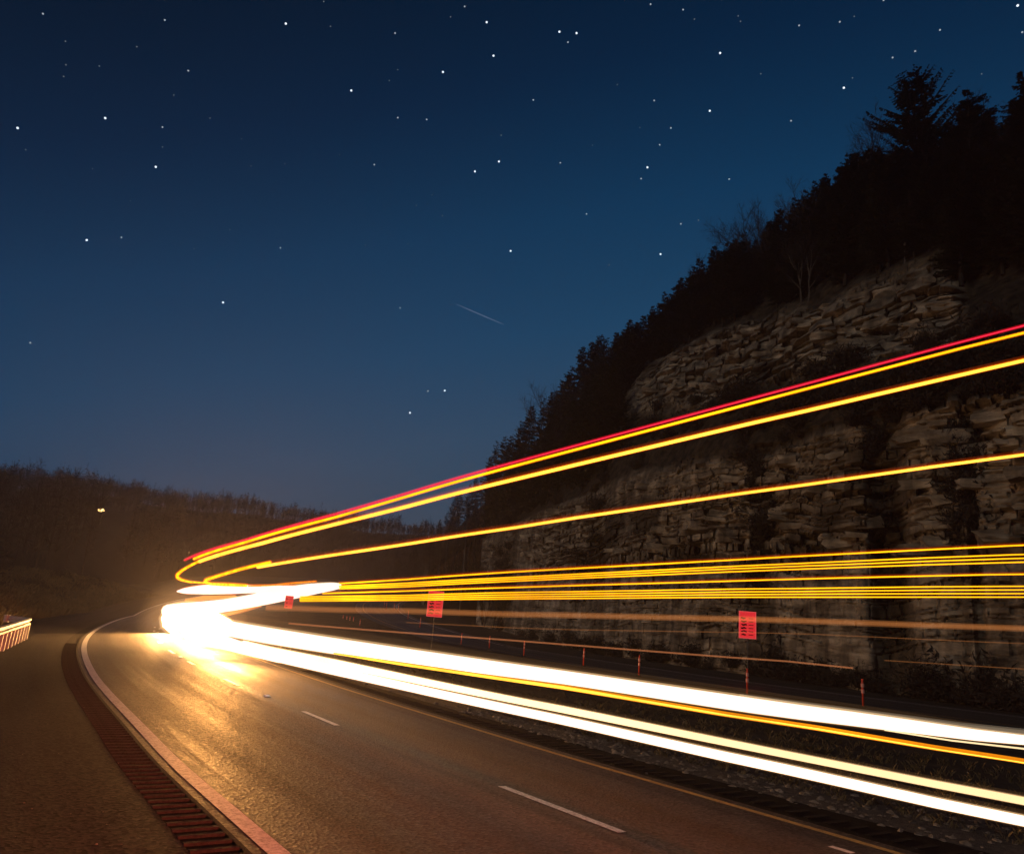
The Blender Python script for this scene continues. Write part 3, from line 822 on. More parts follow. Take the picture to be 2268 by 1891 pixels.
cliff = link('cliff', me, kind='structure', label='layered rock cliff and wooded hill above the far carriageway')

def hill_pt(b, t):
    """a point on the hill without rock relief, t in section units"""
    i = float(np.interp(b, bears, np.arange(N_COL)))
    a = int(min(max(i, 0), N_COL - 2)); f = i - a
    d = np.interp(t, np.arange(7), sect_d[a] * (1 - f) + sect_d[a + 1] * f)
    z = np.interp(t, np.arange(7), sect_z[a] * (1 - f) + sect_z[a + 1] * f)
    j = int(np.argmin(np.abs(tt - t)))
    d -= disp[a, j] * 0.8
    return np.array([math.sin(b) * d, math.cos(b) * d, z]), d

# slabs of rock standing proud of the face, each its own piece
slab_meshes = []
for k in range(8):
    bm = bmesh.new(); bmesh.ops.create_cube(bm, size=1)
    bmesh.ops.subdivide_edges(bm, edges=bm.edges[:], cuts=1, use_grid_fill=True)
    for v in bm.verts:
        v.co += Vector([random.uniform(-.13, .13) for _ in range(3)])
    m1 = bpy.data.meshes.new('rock_slab'); bm.to_mesh(m1); bm.free(); m1.materials.append(M_ROCK); slab_meshes.append(m1)
n_s = 0
while n_s < 230:
    up = random.random() < .4
    xx = random.uniform(1420, 2120) if up else random.uniform(1080, 2330)
    t = random.uniform(2.05, 2.95) if up else random.uniform(0.50, 0.97)
    b = bearing(xx, 900 if up else 1150)
    i = int(np.interp(b, bears, np.arange(N_COL))); j = int(np.argmin(np.abs(tt - t)))
    if soil[i, j] > .4: continue
    P_ = np.array([X[i, j], Yv[i, j], Zv[i, j]])
    o = link('rock_slab', slab_meshes[n_s % 8], cliff, loc=P_)
    s1 = random.uniform(.5, 1.5)
    o.scale = (s1 * random.uniform(.8, 1.8), s1 * random.uniform(.5, .9), s1 * random.uniform(.25, .6))
    o.rotation_euler = (random.uniform(-.12, .12), random.uniform(-.12, .12), -b + random.uniform(-.4, .4))
    n_s += 1

# ------------------------------------------------------------------ trees
def conifer(h, seed, spread=0.24, sparse=1.0, upsweep=-0.25, start=0.12):
    r = random.Random(seed)
    tr = MB(); pts = []; lean = r.uniform(-.03, .03)
    for k in range(7):
        z = h * k / 6; pts.append((lean * z + .1 * math.sin(k * 1.7 + seed), .1 * math.sin(k * 1.1 + 2 * seed), z))
    tr.tube(pts, [max(.012, 0.017 * h * (1 - .95 * k / 6)) for k in range(7)], 7)
    cr = MB(); V, Fc = [], []
    z = h * start
    while z < h * .985:
        f = (z - h * start) / (h * (1 - start))
        prof_ = (1 - f) ** 0.8 * (0.55 + 0.45 * min(1, f * 4 + .3))
        nb = max(3, int((6 if f < .8 else 4) * sparse))
        for k in range(nb):
            if r.random() < .13: continue
            a = r.random() * 6.283
            L = h * spread * prof_ * r.uniform(.55, 1.25) + .12
            el = upsweep + r.uniform(-.18, .22) + f * .55
            c, s = math.cos(a), math.sin(a)
            x0, y0 = np.interp(z, [q[2] for q in pts], [q[0] for q in pts]), np.interp(z, [q[2] for q in pts], [q[1] for q in pts])
            tip = np.array([x0 + c * L, y0 + s * L, z + L * math.sin(el) + .10 * L])
            mid = np.array([x0 + c * L * .55, y0 + s * L * .55, z + L * .5 * math.sin(el)])
            n = len(V); w = .02 + .012 * L
            V += [(x0 - s * w, y0 + c * w, z), (x0 + s * w, y0 - c * w, z), tuple(mid), tuple(tip)]
            Fc += [(n, n + 1, n + 2), (n, n + 2, n + 3)]
            ns = max(4, int(L * 5))
            for q in range(ns):
                g_ = (q + .6 + .3 * r.random()) / ns
                b0 = np.array([x0, y0, z]) * (1 - g_) ** 2 + 2 * g_ * (1 - g_) * mid + g_ * g_ * tip
                for sd in (-1, 1):
                    sl = (.24 + .40 * (1 - g_) * min(1, L)) * r.uniform(.7, 1.4)
                    aa = a + sd * r.uniform(.5, 1.1)
                    e = b0 + np.array([math.cos(aa) * sl, math.sin(aa) * sl, r.uniform(-.12, .10) * sl * 2])
                    wv = np.array([-math.sin(aa), math.cos(aa), r.uniform(-.6, .6)]) * sl * .30
                    n = len(V); V += [tuple(b0), tuple((b0 + e) / 2 + wv), tuple(e), tuple((b0 + e) / 2 - wv + np.array([0, 0, -.03]))]
                    Fc += [(n, n + 1, n + 2), (n, n + 2, n + 3)]
        z += h * .028 / sparse * r.uniform(.7, 1.3)
    cr.v = V; cr.f = Fc
    return tr.mesh('trunk', M_BARK), cr.mesh('crown', M_NEEDLE)

def bare_tree(h, seed, bark, spread=.5):
    r = random.Random(seed); tr = MB(); V, Fc = [], []
    def grow(p, d, L, rad, depth):
        k = 3; pts = [p]; dd = d.copy()
        for _ in range(k):
            dd = dd + np.array([r.gauss(0, .10), r.gauss(0, .10), .05]); dd /= np.linalg.norm(dd)
            pts.append(pts[-1] + dd * L / k)
        if depth < 2:
            tr.tube(pts, np.linspace(rad, rad * .6, k + 1), 6 if depth == 0 else 5, caps=False)
        else:
            n = len(V); w = max(rad, .008)
            sd = np.cross(dd, [r.random(), r.random(), r.random()]); sd /= np.linalg.norm(sd) + 1e-6
            sd2 = np.cross(dd, sd)
            for q, ww in ((pts[0], w), (pts[-1], w * .4)):
                V.extend([tuple(q + sd * ww), tuple(q - sd * ww * .5 + sd2 * ww * .87), tuple(q - sd * ww * .5 - sd2 * ww * .87)])
            Fc.extend([(n, n + 1, n + 4, n + 3), (n + 1, n + 2, n + 5, n + 4), (n + 2, n, n + 3, n + 5)])
        if depth >= 5: return
        nb = [5, 4, 4, 3, 3][depth]
        for q in range(nb):
            f = r.uniform(.45, 1) if depth == 0 else r.uniform(.25, 1)
            i = min(int(f * k), k - 1); p0 = pts[i] + (pts[i + 1] - pts[i]) * (f * k - i)
            a = r.random() * 6.283; an = r.uniform(.35, .85) * (spread / .5)
            u = np.cross(dd, [math.cos(a), math.sin(a), .3]); u /= np.linalg.norm(u) + 1e-6
            grow(p0, dd * math.cos(an) + u * math.sin(an), L * r.uniform(.45, .7), rad * .5, depth + 1)
        if depth < 5: grow(pts[-1], dd, L * .6, rad * .55, depth + 1)
    grow(np.array([0., 0, 0]), np.array([r.uniform(-.08, .08), r.uniform(-.08, .08), 1.]), h * .52, .014 * h, 0)
    cr = MB(); cr.v, cr.f = V, Fc
    return tr.mesh('trunk', bark), cr.mesh('crown', M_TWIG)

CON = [(12, conifer(12, 1, .22)), (12, conifer(12, 2, .27, .9)), (11, conifer(11, 3, .20)), (13, conifer(13, 4, .25, .85)), (10, conifer(10, 5, .32)), (11, conifer(11, 6, .29, 1.0, .05))]
PINE = (15, conifer(15, 21, .34, .95, .42, .22))
BARE = [(11, bare_tree(11, 31, M_BARK)), (12, bare_tree(12, 32, M_PALE)), (9, bare_tree(9, 33, M_TWIG, .6)), (10, bare_tree(10, 35, M_PALE, .45))]
def slope_zone(x):
    return ('at the far left end of the wooded slope' if x < 1200 else 'on the slope left of the upper rock face' if x < 1420 else 'above the left half of the upper rock face' if x < 1780
            else 'above the right half of the upper rock face' if x < 2120 else 'on the slope at the right edge of the picture')
def cliff_zone(x):
    return 'at the far left end of the cliff' if x < 1200 else 'between the two large red signs' if x < 1640 else 'right of the right-hand red sign' if x < 1980 else 'at the right edge of the picture'
def put_tree(proto, p, h, label, group, name, rz=None, cat='tree'):
    H0, (t, c) = proto
    e = link(name, None, loc=p, rotz=random.random() * 6.28 if rz is None else rz, scale=h / H0, label=label, cat=cat, group=group)
    link('trunk', t, e); link('crown', c, e)
    return e

SKY = [(930, 1200), (985, 1140), (1005, 1100), (1080, 1030), (1090, 985), (1150, 935), (1170, 900), (1210, 870), (1250, 840), (1275, 775), (1330, 742), (1420, 690), (1500, 610), (1600, 530), (1680, 480), (1760, 440), (1820, 385), (1870, 340), (1930, 310), (2000, 290), (2060, 260), (2100, 262), (2140, 205), (2190, 195), (2225, 225), (2268, 165), (2330, 150), (2420, 140)]
sk_x, sk_y = zip(*SKY)
def tree_to(x, ytop, t, proto, label, group, name, hmin=3.0, hmax=20):
    """stand a tree on the hill so that it reaches the given skyline height"""
    b = bearing(x, ytop); p, d = hill_pt(b, t)
    top = at(x, ytop, d)[2]; h = min(max(top - p[2], hmin), hmax)
    p[2] -= 0.15
    return put_tree(proto, p, h, label, group, name)
x = 930; i = 0
while x < 2420:
    d_ = base_dist(bearing(x, 900))
    y = np.interp(x, sk_x, sk_y) + random.uniform(-4, 14)
    t = random.uniform(3.75, 4.1)
    if 1965 < x < 2045: x += 20; continue
    if random.random() < .09:
        tree_to(x, y - 6, t, random.choice(BARE[:3]), 'bare leafless tree poking up from the conifer skyline', 'bare trees on the skyline', 'bare_tree')
    else:
        tree_to(x, y, t, random.choice(CON), 'crest conifer against the sky, ' + slope_zone(x), 'crest conifers ' + slope_zone(x), 'conifer_tree')
    x += random.uniform(8, 22) * (1 + (x - 990) / 1000); i += 1
tree_to(2015, 152, 3.9, PINE, 'tall pine with upswept boughs rising above the rest of the crest', None, 'pine_tree', hmax=26)
tree_to(2142, 188, 3.8, CON[3], 'second tallest conifer, right of the tall pine', None, 'conifer_tree', hmax=26)
tree_to(2262, 150, 3.7, CON[1], 'tall dense conifer at the right edge of the picture', None, 'conifer_tree', hmax=26)
tree_to(1885, 300, 3.8, BARE[2], 'tallest thin bare tree left of the tall pine', None, 'bare_tree', hmax=20)
tree_to(1238, 845, 3.9, BARE[0], 'thin bare tree at the step in the skyline', None, 'bare_tree')
for k in range(330):
    x = random.uniform(930, 2380) if k % 3 else random.uniform(930, 1420)
    t = random.uniform(2.75, 3.85) if x > 1380 else random.uniform(1.1, 3.9)
    if t < 3.1 and 1400 < x < 2120: t = random.uniform(3.15, 3.85)
    b = bearing(x, 800); p, d = hill_pt(b, t); p[2] -= .2
    cap_ = at(x, np.interp(x, sk_x, sk_y) + 18, d)[2] - p[2]
    h = min(random.uniform(5, 11) * (0.85 if x < 1300 else 1), max(cap_, 2.5))
    u = random.random() if t > 3.45 else 0
    if u < .86: put_tree(random.choice(CON), p, h, 'dark conifer ' + slope_zone(x), 'conifers ' + slope_zone(x), 'conifer_tree')
    elif u < .97: put_tree(BARE[0], p, h, 'dark bare tree ' + slope_zone(x), 'dark bare trees ' + slope_zone(x), 'bare_tree')
    else: put_tree(random.choice((BARE[1], BARE[3])), p, h, 'pale barked bare tree ' + slope_zone(x), 'pale bare trees ' + slope_zone(x), 'bare_tree')
for (xa, ya, yb, lb) in ((2003, 455, 575, 'pale slender trunk under the tall pine'), (1941, 505, 610, 'pale slender trunk above the upper rocks'), (1774, 525, 640, 'pale forked trunk above the left upper rocks'), (1790, 530, 660, 'pale trunk beside the forked one')):
    b = bearing(xa, yb); p, d = hill_pt(b, 3.12)
    put_tree(BARE[3], p - np.array([0, 0, .3]), max(5.0, at(xa, ya, d)[2] - p[2]), lb, None, 'bare_tree')
for k in range(14):
    b = bearing(random.uniform(985, 1120), 1250); p, d = hill_pt(b, random.uniform(.0, .12))
    put_tree(BARE[(0, 2)[k % 2]], p - np.array([math.sin(b), math.cos(b), .1]) * 1.5, random.uniform(5, 10), 'bare tree at the far foot of the cliff', 'bare trees at the far cliff foot', 'bare_tree')
# shrubs on the bench and ledges
def shrub(seed):
    r = random.Random(seed); V, Fc = [], []
    for k in range(150):
        a = r.random() * 6.283; el = r.uniform(.25, 1.35); L = r.uniform(.5, 1.25)
        d = np.array([math.cos(a) * math.cos(el), math.sin(a) * math.cos(el), math.sin(el)])
        p0 = np.array([r.gauss(0, .16), r.gauss(0, .16), 0]); p1 = p0 + d * L
        sd = np.array([-math.sin(a), math.cos(a), 0]) * .014
        n = len(V); V += [tuple(p0 - sd), tuple(p0 + sd), tuple(p1)]; Fc.append((n, n + 1, n + 2))
        for q in range(4):
            f = r.uniform(.35, 1); c0 = p0 + d * L * f
            e = c0 + np.array([r.gauss(0, .16), r.gauss(0, .16), r.gauss(.08, .1)])
            w = np.array([r.gauss(0, .04), r.gauss(0, .04), r.gauss(0, .04)])
            n = len(V); V += [tuple(c0), tuple((c0 + e) / 2 + w), tuple(e)]; Fc.append((n, n + 1, n + 2))
    mb = MB(); mb.v, mb.f = V, Fc
    return mb.mesh('twiggy_shrub', M_TWIG)
SHR = [shrub(k) for k in range(4)]
def put_shrub(p, s, label, group):
    link('shrub', random.choice(SHR), loc=p, rotz=random.random() * 6.28, scale=(s, s, s * random.uniform(.8, 1.3)), label=label, cat='shrub', group=group)
for k in range(190):
    x = random.uniform(1000, 2330); t = random.choice((random.uniform(1.0, 1.95), random.uniform(1.0, 1.6), random.uniform(.0, .05)))
    b = bearing(x, 900); p, d = hill_pt(b, t)
    put_shrub(p - np.array([0, 0, .1]), random.uniform(.7, 2.0), ('twiggy shrub at the cliff foot, ' if t < .2 else 'twiggy shrub on the bench, ') + cliff_zone(x),
              ('shrubs at the cliff foot, ' if t < .2 else 'shrubs on the bench, ') + cliff_zone(x))
for k in range(60):
    c, w_ = random.choice(((1965, 40), (1690, 26), (2150, 12), (1330, 20), (1130, 26)))
    b = bearing(c + random.gauss(0, w_ * .5), 1080); i_ = int(np.interp(b, bears, np.arange(N_COL))); j_ = random.randint(60, 165)
    put_shrub((X[i_, j_], Yv[i_, j_], Zv[i_, j_] - .1), random.uniform(.8, 1.9), 'dark brush in a gully, ' + cliff_zone(c), 'brush in the gullies, ' + cliff_zone(c))

# ------------------------------------------------------------------ the far ridge on the left and the bank below it
RIDGE = ([-700, -300, 0, 30, 60, 120, 200, 300, 400, 500, 600, 700, 800, 900, 1000, 1100, 1300], [1010, 1020, 1040, 1038, 1048, 1050, 1063, 1078, 1090, 1102, 1116, 1126, 1144, 1150, 1158, 1165, 1180])
xs = np.linspace(-700, 1300, 161); NRr = 26
V = []; 
def ridge_pt(x, f):
    d1 = 400.0; d0 = float(np.interp(x, [-700, 100, 330, 480, 800, 1300], [120, 130, 175, 265, 330, 350]))
    yt = float(np.interp(x, *RIDGE)) + 34
    top = at(x, yt, d1)
    q = at(x, 1300, d0); z0 = float(zg(q[0], min(q[1], 300))) - 0.6
    d = d0 + (d1 - d0) * f
    fz = f ** 0.8
    s = at(x, 1300, d)
    return np.array([s[0], s[1], z0 + (top[2] - z0) * fz + 2.2 * float(fbm(x / 60, f * 6, 71, 3)) * min(1, f * 5)])
for x in xs:
    for j in range(NRr):
        V.append(ridge_pt(x, j / (NRr - 1)))
    q = at(x, float(np.interp(x, *RIDGE)) + 60, 620); V.append(q)
w_ = NRr + 1
Fq = [(i * w_ + j, (i + 1) * w_ + j, (i + 1) * w_ + j + 1, i * w_ + j + 1) for i in range(len(xs) - 1) for j in range(NRr)]
link('hill', mesh_of('hill', V, Fq, M_LITTER, True), kind='structure', label='dark wooded ridge across the valley on the left')
# its wood: bare trees that read as one mass
def far_wood(n, name, fmin, fmax, hmin, hmax, xlo=-150, xhi=1050, crest=False):
    V, Fc = [], []
    for k in range(n):
        x = random.uniform(xlo, xhi); f = 1 - random.random() * .03 if crest else random.uniform(fmin, fmax)
        if abs(x - 226) < 36 and f < .5: continue          # a clearing round the yard lamp
        p = ridge_pt(x, f); h = random.uniform(hmin, hmax) * (1 + 0.7 * float(vnoise(x / 26, f * 9, 90))); con = random.random() < .30
        if con: h *= 1.15
        n0 = len(V); w = .10
        V += [(p[0] - w, p[1], p[2] - .5), (p[0] + w, p[1], p[2] - .5), (p[0], p[1], p[2] + h)]; Fc.append((n0, n0 + 1, n0 + 2))
        for q in range(34):
            z = h * random.uniform(.30, 1.0); a = random.random() * 6.283
            if con:
                L = h * .26 * (1 - z / h) + .25; el = random.uniform(-.4, .1)
            else:
                L = h * random.uniform(.16, .36) * (1.15 - .5 * abs(z / h - .65)); el = random.uniform(.0, 1.0)
            d = np.array([math.cos(a) * math.cos(el), math.sin(a) * math.cos(el), math.sin(el)])
            s0 = np.array([p[0], p[1], p[2] + z * (.86 if not con else 1)]); e = s0 + d * L
            sd = np.array([-math.sin(a), math.cos(a), random.uniform(-.5, .5)]) * (.10 if not con else .30)
            n0 = len(V); V += [tuple(s0 - sd * .6), tuple(s0 + sd * .6), tuple(e + sd * random.random()), tuple(e - sd * .3)]; Fc.append((n0, n0 + 1, n0 + 2, n0 + 3))
    return link(name, mesh_of(name, V, Fc, M_TWIG), kind='stuff', label='far-off leafless wood covering the left ridge', cat='wood')
far_wood(1700, 'distant_wood', .02, 1.0, 6, 10)
far_wood(850, 'distant_crest_wood', 0, 0, 4.5, 9, crest=True)
# grassy bank behind the outer shoulder
V, Fq = [], []
bs = np.linspace(20, 135, 70)
for s in bs:
    for k, (o, z) in enumerate(((-4.2, -.05), (-6.0, .25), (-9, 1.1), (-14, 2.0), (-22, 2.6), (-34, 2.2), (-60, 1.0))):
        q, nn = along(s, o)
        f = min(1, max(0, (s - 34) / 22))
        V.append((q[0], q[1], float(zg(*q)) + z * f + (0.7 * f * float(fbm(s / 5, o / 4, 81, 4)) if k > 0 else 0) - .02))
for i in range(len(bs) - 1):
    for k in range(6): Fq.append((i * 7 + k, i * 7 + k + 1, (i + 1) * 7 + k + 1, (i + 1) * 7 + k))
link('bank', mesh_of('bank', V, Fq, M_GROUND, True), kind='structure', label='low grassy bank beyond the outer shoulder')
sp = []
for _ in range(5000):
    s = random.uniform(40, 130); o = -4.4 - 20 * random.random() ** 1.4
    q, nn = along(s, o); f = min(1, max(0, (s - 34) / 22))
    z = np.interp(-o, [4.2, 6, 9, 14, 22, 34], [-.05, .25, 1.1, 2.0, 2.6, 2.2]) * f
    sp.append((q[0], q[1], float(zg(*q)) + z - .1))
link('bank_grass', grass_mesh('bank_grass', sp, .25, .85, M_GRASS, 6, .8), kind='stuff', label='tall dry grass on the bank behind the bend', cat='grass')
for k in range(26):
    s = random.uniform(48, 125); o = random.uniform(-24, -9)
    q, nn = along(s, o); z = np.interp(-o, [4.2, 6, 9, 14, 22, 34], [-.05, .25, 1.1, 2.0, 2.6, 2.2])
    put_shrub((q[0], q[1], float(zg(*q)) + z - .2), random.uniform(.8, 1.8), 'twiggy shrub on the grassy bank at left', 'shrubs on the left bank')

# the yard light on the ridge
lp = at(228, 1130, 225)
gz = float(lp[2] - 6)
yard = link('yard_lamp', None, loc=(lp[0], lp[1], gz), label='lit yellow yard lamp on the dark left ridge', cat='lamp')
mb = MB(); mb.tube([(0, 0, -3), (0, 0, 5.6)], 0.09, 8); mb.obj('pole', M_POST, yard)
mb = MB(); mb.tube([(0, 0, 5.55), (0.0, -.4, 5.9), (0, -.9, 6.35)], .05, 6); mb.obj('arm', M_POST, yard)
mb = MB(); mb.tube([(0, -.9, 5.55), (0, -.9, 5.75), (0, -.9, 6.0), (0, -.9, 6.3)], [.42, .78, .76, .40], 12); mb.obj('globe', M_LAMP, yard, smooth=True)
mb = MB(); mb.tube([(0, -.9, 6.3), (0, -.9, 6.42)], [.5, .2], 12); mb.obj('hood', M_POST, yard)

# ------------------------------------------------------------------ the light of the passing lorry
PATHS = {}
def path(o):
    if o not in PATHS:
        P = RC + RN * o; PATHS[o] = (P, np.arctan2(P[:, 0], P[:, 1]))
    return PATHS[o]
def hit(x, y, o):
    """arc position and height where the view ray crosses the lane line at offset o (near branch)"""
    P, B = path(o); r = ray(x, y); b = math.atan2(r[0], r[1])
    for j in range(I0 - 40, len(P) - 1):
        if P[j, 1] > 0 and (B[j] - b) * (B[j + 1] - b) <= 0 and abs(B[j] - B[j + 1]) < 1:
            t = (b - B[j]) / (B[j + 1] - B[j]); q = P[j] + (P[j + 1] - P[j]) * t
            d = math.hypot(*q)
            return float(RS[j] + (RS[j + 1] - RS[j]) * t), CAM_H + r[2] * d / math.hypot(r[0], r[1]), d / math.hypot(r[0], r[1])
    return None
def trail(name, label, o, px, width, mat, halos=(), end=None, group='light trails of the passing lorry', flat=None, back=16.0):
    """a lamp's path along the lane at offset o; px = sightings (x, y[, width])"""
    H = []
    for q in px:
        h = hit(q[0], q[1], o)
        if h: H.append((h[0], h[1], (q[2] if len(q) > 2 else width) * 0.47 * h[2] / FPX))
    H.sort(); H = np.array(H)
    s0, s1 = H[0, 0] - back, H[-1, 0]
    n = max(24, int((s1 - s0) / 0.6))
    S = np.linspace(s0, s1, n)
    pts, rad = [], []
    for s in S:
        q, _ = along(s, o); pts.append((q[0], q[1], np.interp(s, H[:, 0], H[:, 1])))
        rad.append(np.interp(s, H[:, 0], H[:, 2]))
    mb = MB(); mb.tube(pts, rad, 10, flat=flat)
    ob = mb.obj(name, mat, smooth=True, label=label, cat='light trail', group=group)
    for (k, dz, m) in halos:
        mb = MB(); mb.tube([(p[0], p[1], p[2] + dz * r) for p, r in zip(pts, rad)], np.array(rad) * k, 10, flat=flat)
        mb.obj('fringe', m, ob, smooth=True)
    return ob
def free_trail(name, label, pts, mat, halos=(), group='light trails of the passing lorry'):
    """pts = (x, y, distance, half width in photo pixels)"""
    P = np.array([at(a, b, d) for a, b, d, w in pts]); R_ = np.array([w * d / FPX for a, b, d, w in pts])
    s = np.concatenate([[0], np.cumsum(np.linalg.norm(np.diff(P, axis=0), axis=1))]); S = np.linspace(0, s[-1], 60)
    Q = np.stack([np.interp(S, s, P[:, c]) for c in range(3)], 1); rr = np.interp(S, s, R_)
    for _ in range(3): Q[1:-1] = (Q[:-2] + 2 * Q[1:-1] + Q[2:]) / 4; rr[1:-1] = (rr[:-2] + 2 * rr[1:-1] + rr[2:]) / 4
    mb = MB(); mb.tube(Q, rr, 10)
    ob = mb.obj(name, mat, smooth=True, label=label, cat='light trail', group=group)
    for (k, dz, m) in halos:
        mb = MB(); mb.tube(Q + np.array([0, 0, 1])[None] * (dz * rr)[:, None], rr * k, 10); mb.obj('fringe', m, ob, smooth=True)
    return ob

NEAR, FAR = 3.4, 5.3
HA = ((1.7, 0.35, M_HALO_A), (3.2, 1.3, M_HALO_B))
trail('light_trail', 'thin red light trail, topmost of all', NEAR, [(2268, 721), (2148, 752), (1760, 857), (1260, 991), (1140, 1023.5), (900, 1092.5), (740, 1139), (542, 1196), (410, 1240)], 3.0, M_RED, ((2.6, .2, M_REDHALO),))
trail('light_trail', 'yellow light trail directly beneath the red one', NEAR + .03, [(2268, 736.6), (2148, 766.4), (1760, 868), (1260, 999.5), (1140, 1031.5), (900, 1099.5), (740, 1146), (542, 1201), (430, 1237)], 5.4, M_AMBER, ((1.6, -.1, M_HALO_A),))
trail('light_trail', 'thick pale yellow light trail, third from the top', NEAR, [(2268, 798), (2148, 825.7), (1760, 916), (1640, 943), (1260, 1033), (1140, 1061.7), (900, 1122), (740, 1161.4), (580, 1203), (442, 1243)], 7.6, M_AMBERHOT, ((1.45, .25, M_HALO_A), (2.4, .7, M_HALO_B)))
trail('light_trail', 'yellow light trail crossing the middle of the cliff', NEAR, [(2268, 1007), (2148, 1022), (1760, 1077), (1640, 1093), (1260, 1149), (1140, 1168.5), (900, 1205), (740, 1228.6), (571, 1256)], 6.0, M_AMBERHOT, ((1.5, .3, M_HALO_A), (2.6, .9, M_HALO_B)))
_G = 'amber marker light trails above the signs'
trail('light_trail', 'amber marker trail, uppermost of the lower bundle', NEAR, [(2268, 1207), (2148, 1212.4), (1760, 1232), (1640, 1239), (1260, 1259.4), (1140, 1266), (900, 1283), (752, 1292)], 3.0, M_AMBER, HA, group=_G)
for k, (nm, dy) in enumerate((('second from the top of the lower bundle', 0), ('third from the top of the lower bundle', 1), ('fourth from the top of the lower bundle', 2))):
    ys = ([1227.5, 1231, 1248, 1253, 1272, 1278, 1291, 1297.5], [1236, 1239, 1254, 1258.5, 1276.5, 1282, 1295, 1300.5], [1244.6, 1247, 1260.5, 1265, 1281, 1286.5, 1299, 1303.5])[k]
    trail('light_trail', 'amber marker trail, ' + nm, NEAR, list(zip((2268, 2148, 1760, 1640, 1260, 1140, 900, 752), ys)), 2.7, M_AMBER, ((1.7, 0, M_HALO_A),), group=_G)
trail('light_trail', 'single amber marker trail in the middle of the lower bundle', NEAR, [(2268, 1271), (2148, 1273), (1760, 1282), (1640, 1286), (1260, 1296.7), (1140, 1300.6), (900, 1308.6), (715, 1314)], 2.8, M_AMBER, HA, group=_G)
for k, nm in enumerate(('first', 'second', 'third', 'fourth')):
    ys = ([1298, 1298, 1303, 1304, 1310, 1311.5, 1318, 1321], [1306, 1306, 1309.5, 1310.4, 1315, 1316.5, 1321.8, 1324.4], [1314, 1314, 1315.5, 1316.2, 1320, 1321.3, 1325.3, 1327.6], [1321.8, 1321.8, 1322, 1322, 1325, 1325.8, 1328.8, 1330.8])[k]
    trail('light_trail', 'amber trail, %s of the four flat lowest marker trails' % nm, NEAR, list(zip((2268, 2148, 1760, 1640, 1260, 1140, 900, 665), ys)), 2.6, M_AMBER, ((1.6, 0, M_HALO_A),), group=_G)
trail('light_trail', 'broad dim orange band crossing the red signs', NEAR, [(2268, 1391), (2148, 1388), (1760, 1373.5), (1260, 1362), (1140, 1360.5), (900, 1352.5), (740, 1350), (590, 1345)], 15, M_TAPE, ((.55, 0, M_TAPE),), flat=.25, group='dim orange trails')
trail('light_trail', 'thin dim orange line just above the delineators', NEAR, [(1890, 1479), (1760, 1465), (1640, 1457), (1260, 1427.5), (1140, 1418), (900, 1401), (740, 1388.6), (640, 1380)], 4, M_THIN, back=0, flat=.5, group='dim orange trails')
trail('light_trail', 'faint hairline trail below the broad orange band', NEAR, [(2268, 1423), (2148, 1420), (1760, 1402), (1260, 1394), (1140, 1390), (900, 1378)], 2.2, M_TAPE, flat=.5, group='dim orange trails')
trail('light_trail', 'faint hairline trail low on the cliff at the right edge', NEAR, [(2268, 1479), (2148, 1473.7), (1960, 1462)], 2.2, M_TAPE, flat=.5, group='dim orange trails')

HW = ((1.08, 0, M_HALO_W), (1.2, .1, M_HALO_W), (1.42, .2, M_BLOOM), (1.75, .4, M_BLOOM))
_H = 'white headlight trails'
trail('headlight_trail', 'lowest white headlight trail, nearest the road', NEAR, [(2268, 1817, 23), (2148, 1794, 23), (1760, 1707, 22), (1640, 1682, 21), (1260, 1597, 19), (1140, 1572, 19), (900, 1520, 18), (740, 1485, 18), (600, 1452, 20), (530, 1434, 22)], 20, M_HEAD, HW, group=_H)
trail('headlight_trail', 'cream white headlight trail just above the lowest one', NEAR + .12, [(2268, 1773, 17), (2148, 1751, 16), (1760, 1674, 15), (1640, 1650, 15), (1260, 1573, 15), (1140, 1550, 14), (900, 1501, 15), (740, 1468, 17), (600, 1440, 16), (540, 1424, 12)], 15, M_CREAM, HW, group=_H)
trail('headlight_trail', 'thickest white headlight trail, uppermost of the whites', FAR, [(2268, 1635.5, 19), (2148, 1626, 26), (1960, 1600, 31), (1760, 1575, 33), (1640, 1558, 34), (1260, 1501, 30), (1140, 1485, 31), (900, 1453, 35), (740, 1430, 36), (600, 1408, 36), (500, 1390, 34)], 30, M_HEAD, HW, group=_H)
trail('light_trail', 'orange light trail hugging the underside of the thick white one', FAR - .1, [(2268, 1684, 12), (2148, 1668, 12), (1760, 1603, 12), (1640, 1586.5, 12), (1260, 1523, 11), (1140, 1506, 9), (900, 1470.5, 7), (740, 1446, 3)], 12, M_ORANGE, ((.0001, 0, M_HALO_A),), group='orange light trails')
trail('light_trail', 'bright yellow thread inside the orange trail under the white one', FAR - .16, [(2268, 1688, 3), (2148, 1671, 3), (1760, 1605, 4), (1640, 1588.5, 4), (1260, 1524, 7), (1140, 1507, 7), (900, 1472, 6), (740, 1447, 2)], 4, M_AMBERHOT, group='orange light trails')
trail('light_trail', 'pale hairline trail between the thick white and the orange trail', FAR - .05, [(2268, 1657, 4), (2148, 1645.5, 4), (1960, 1616, 3)], 4, M_CREAM, group='orange light trails')

trail('light_trail', 'dim grey-gold glow along the top of the thick white trail', FAR + .05, [(2268, 1619, 15), (2148, 1608, 14), (1960, 1582, 12), (1640, 1539, 7)], 14, M_GLOW, ((.7, -.2, M_GLOW),), group='orange light trails')
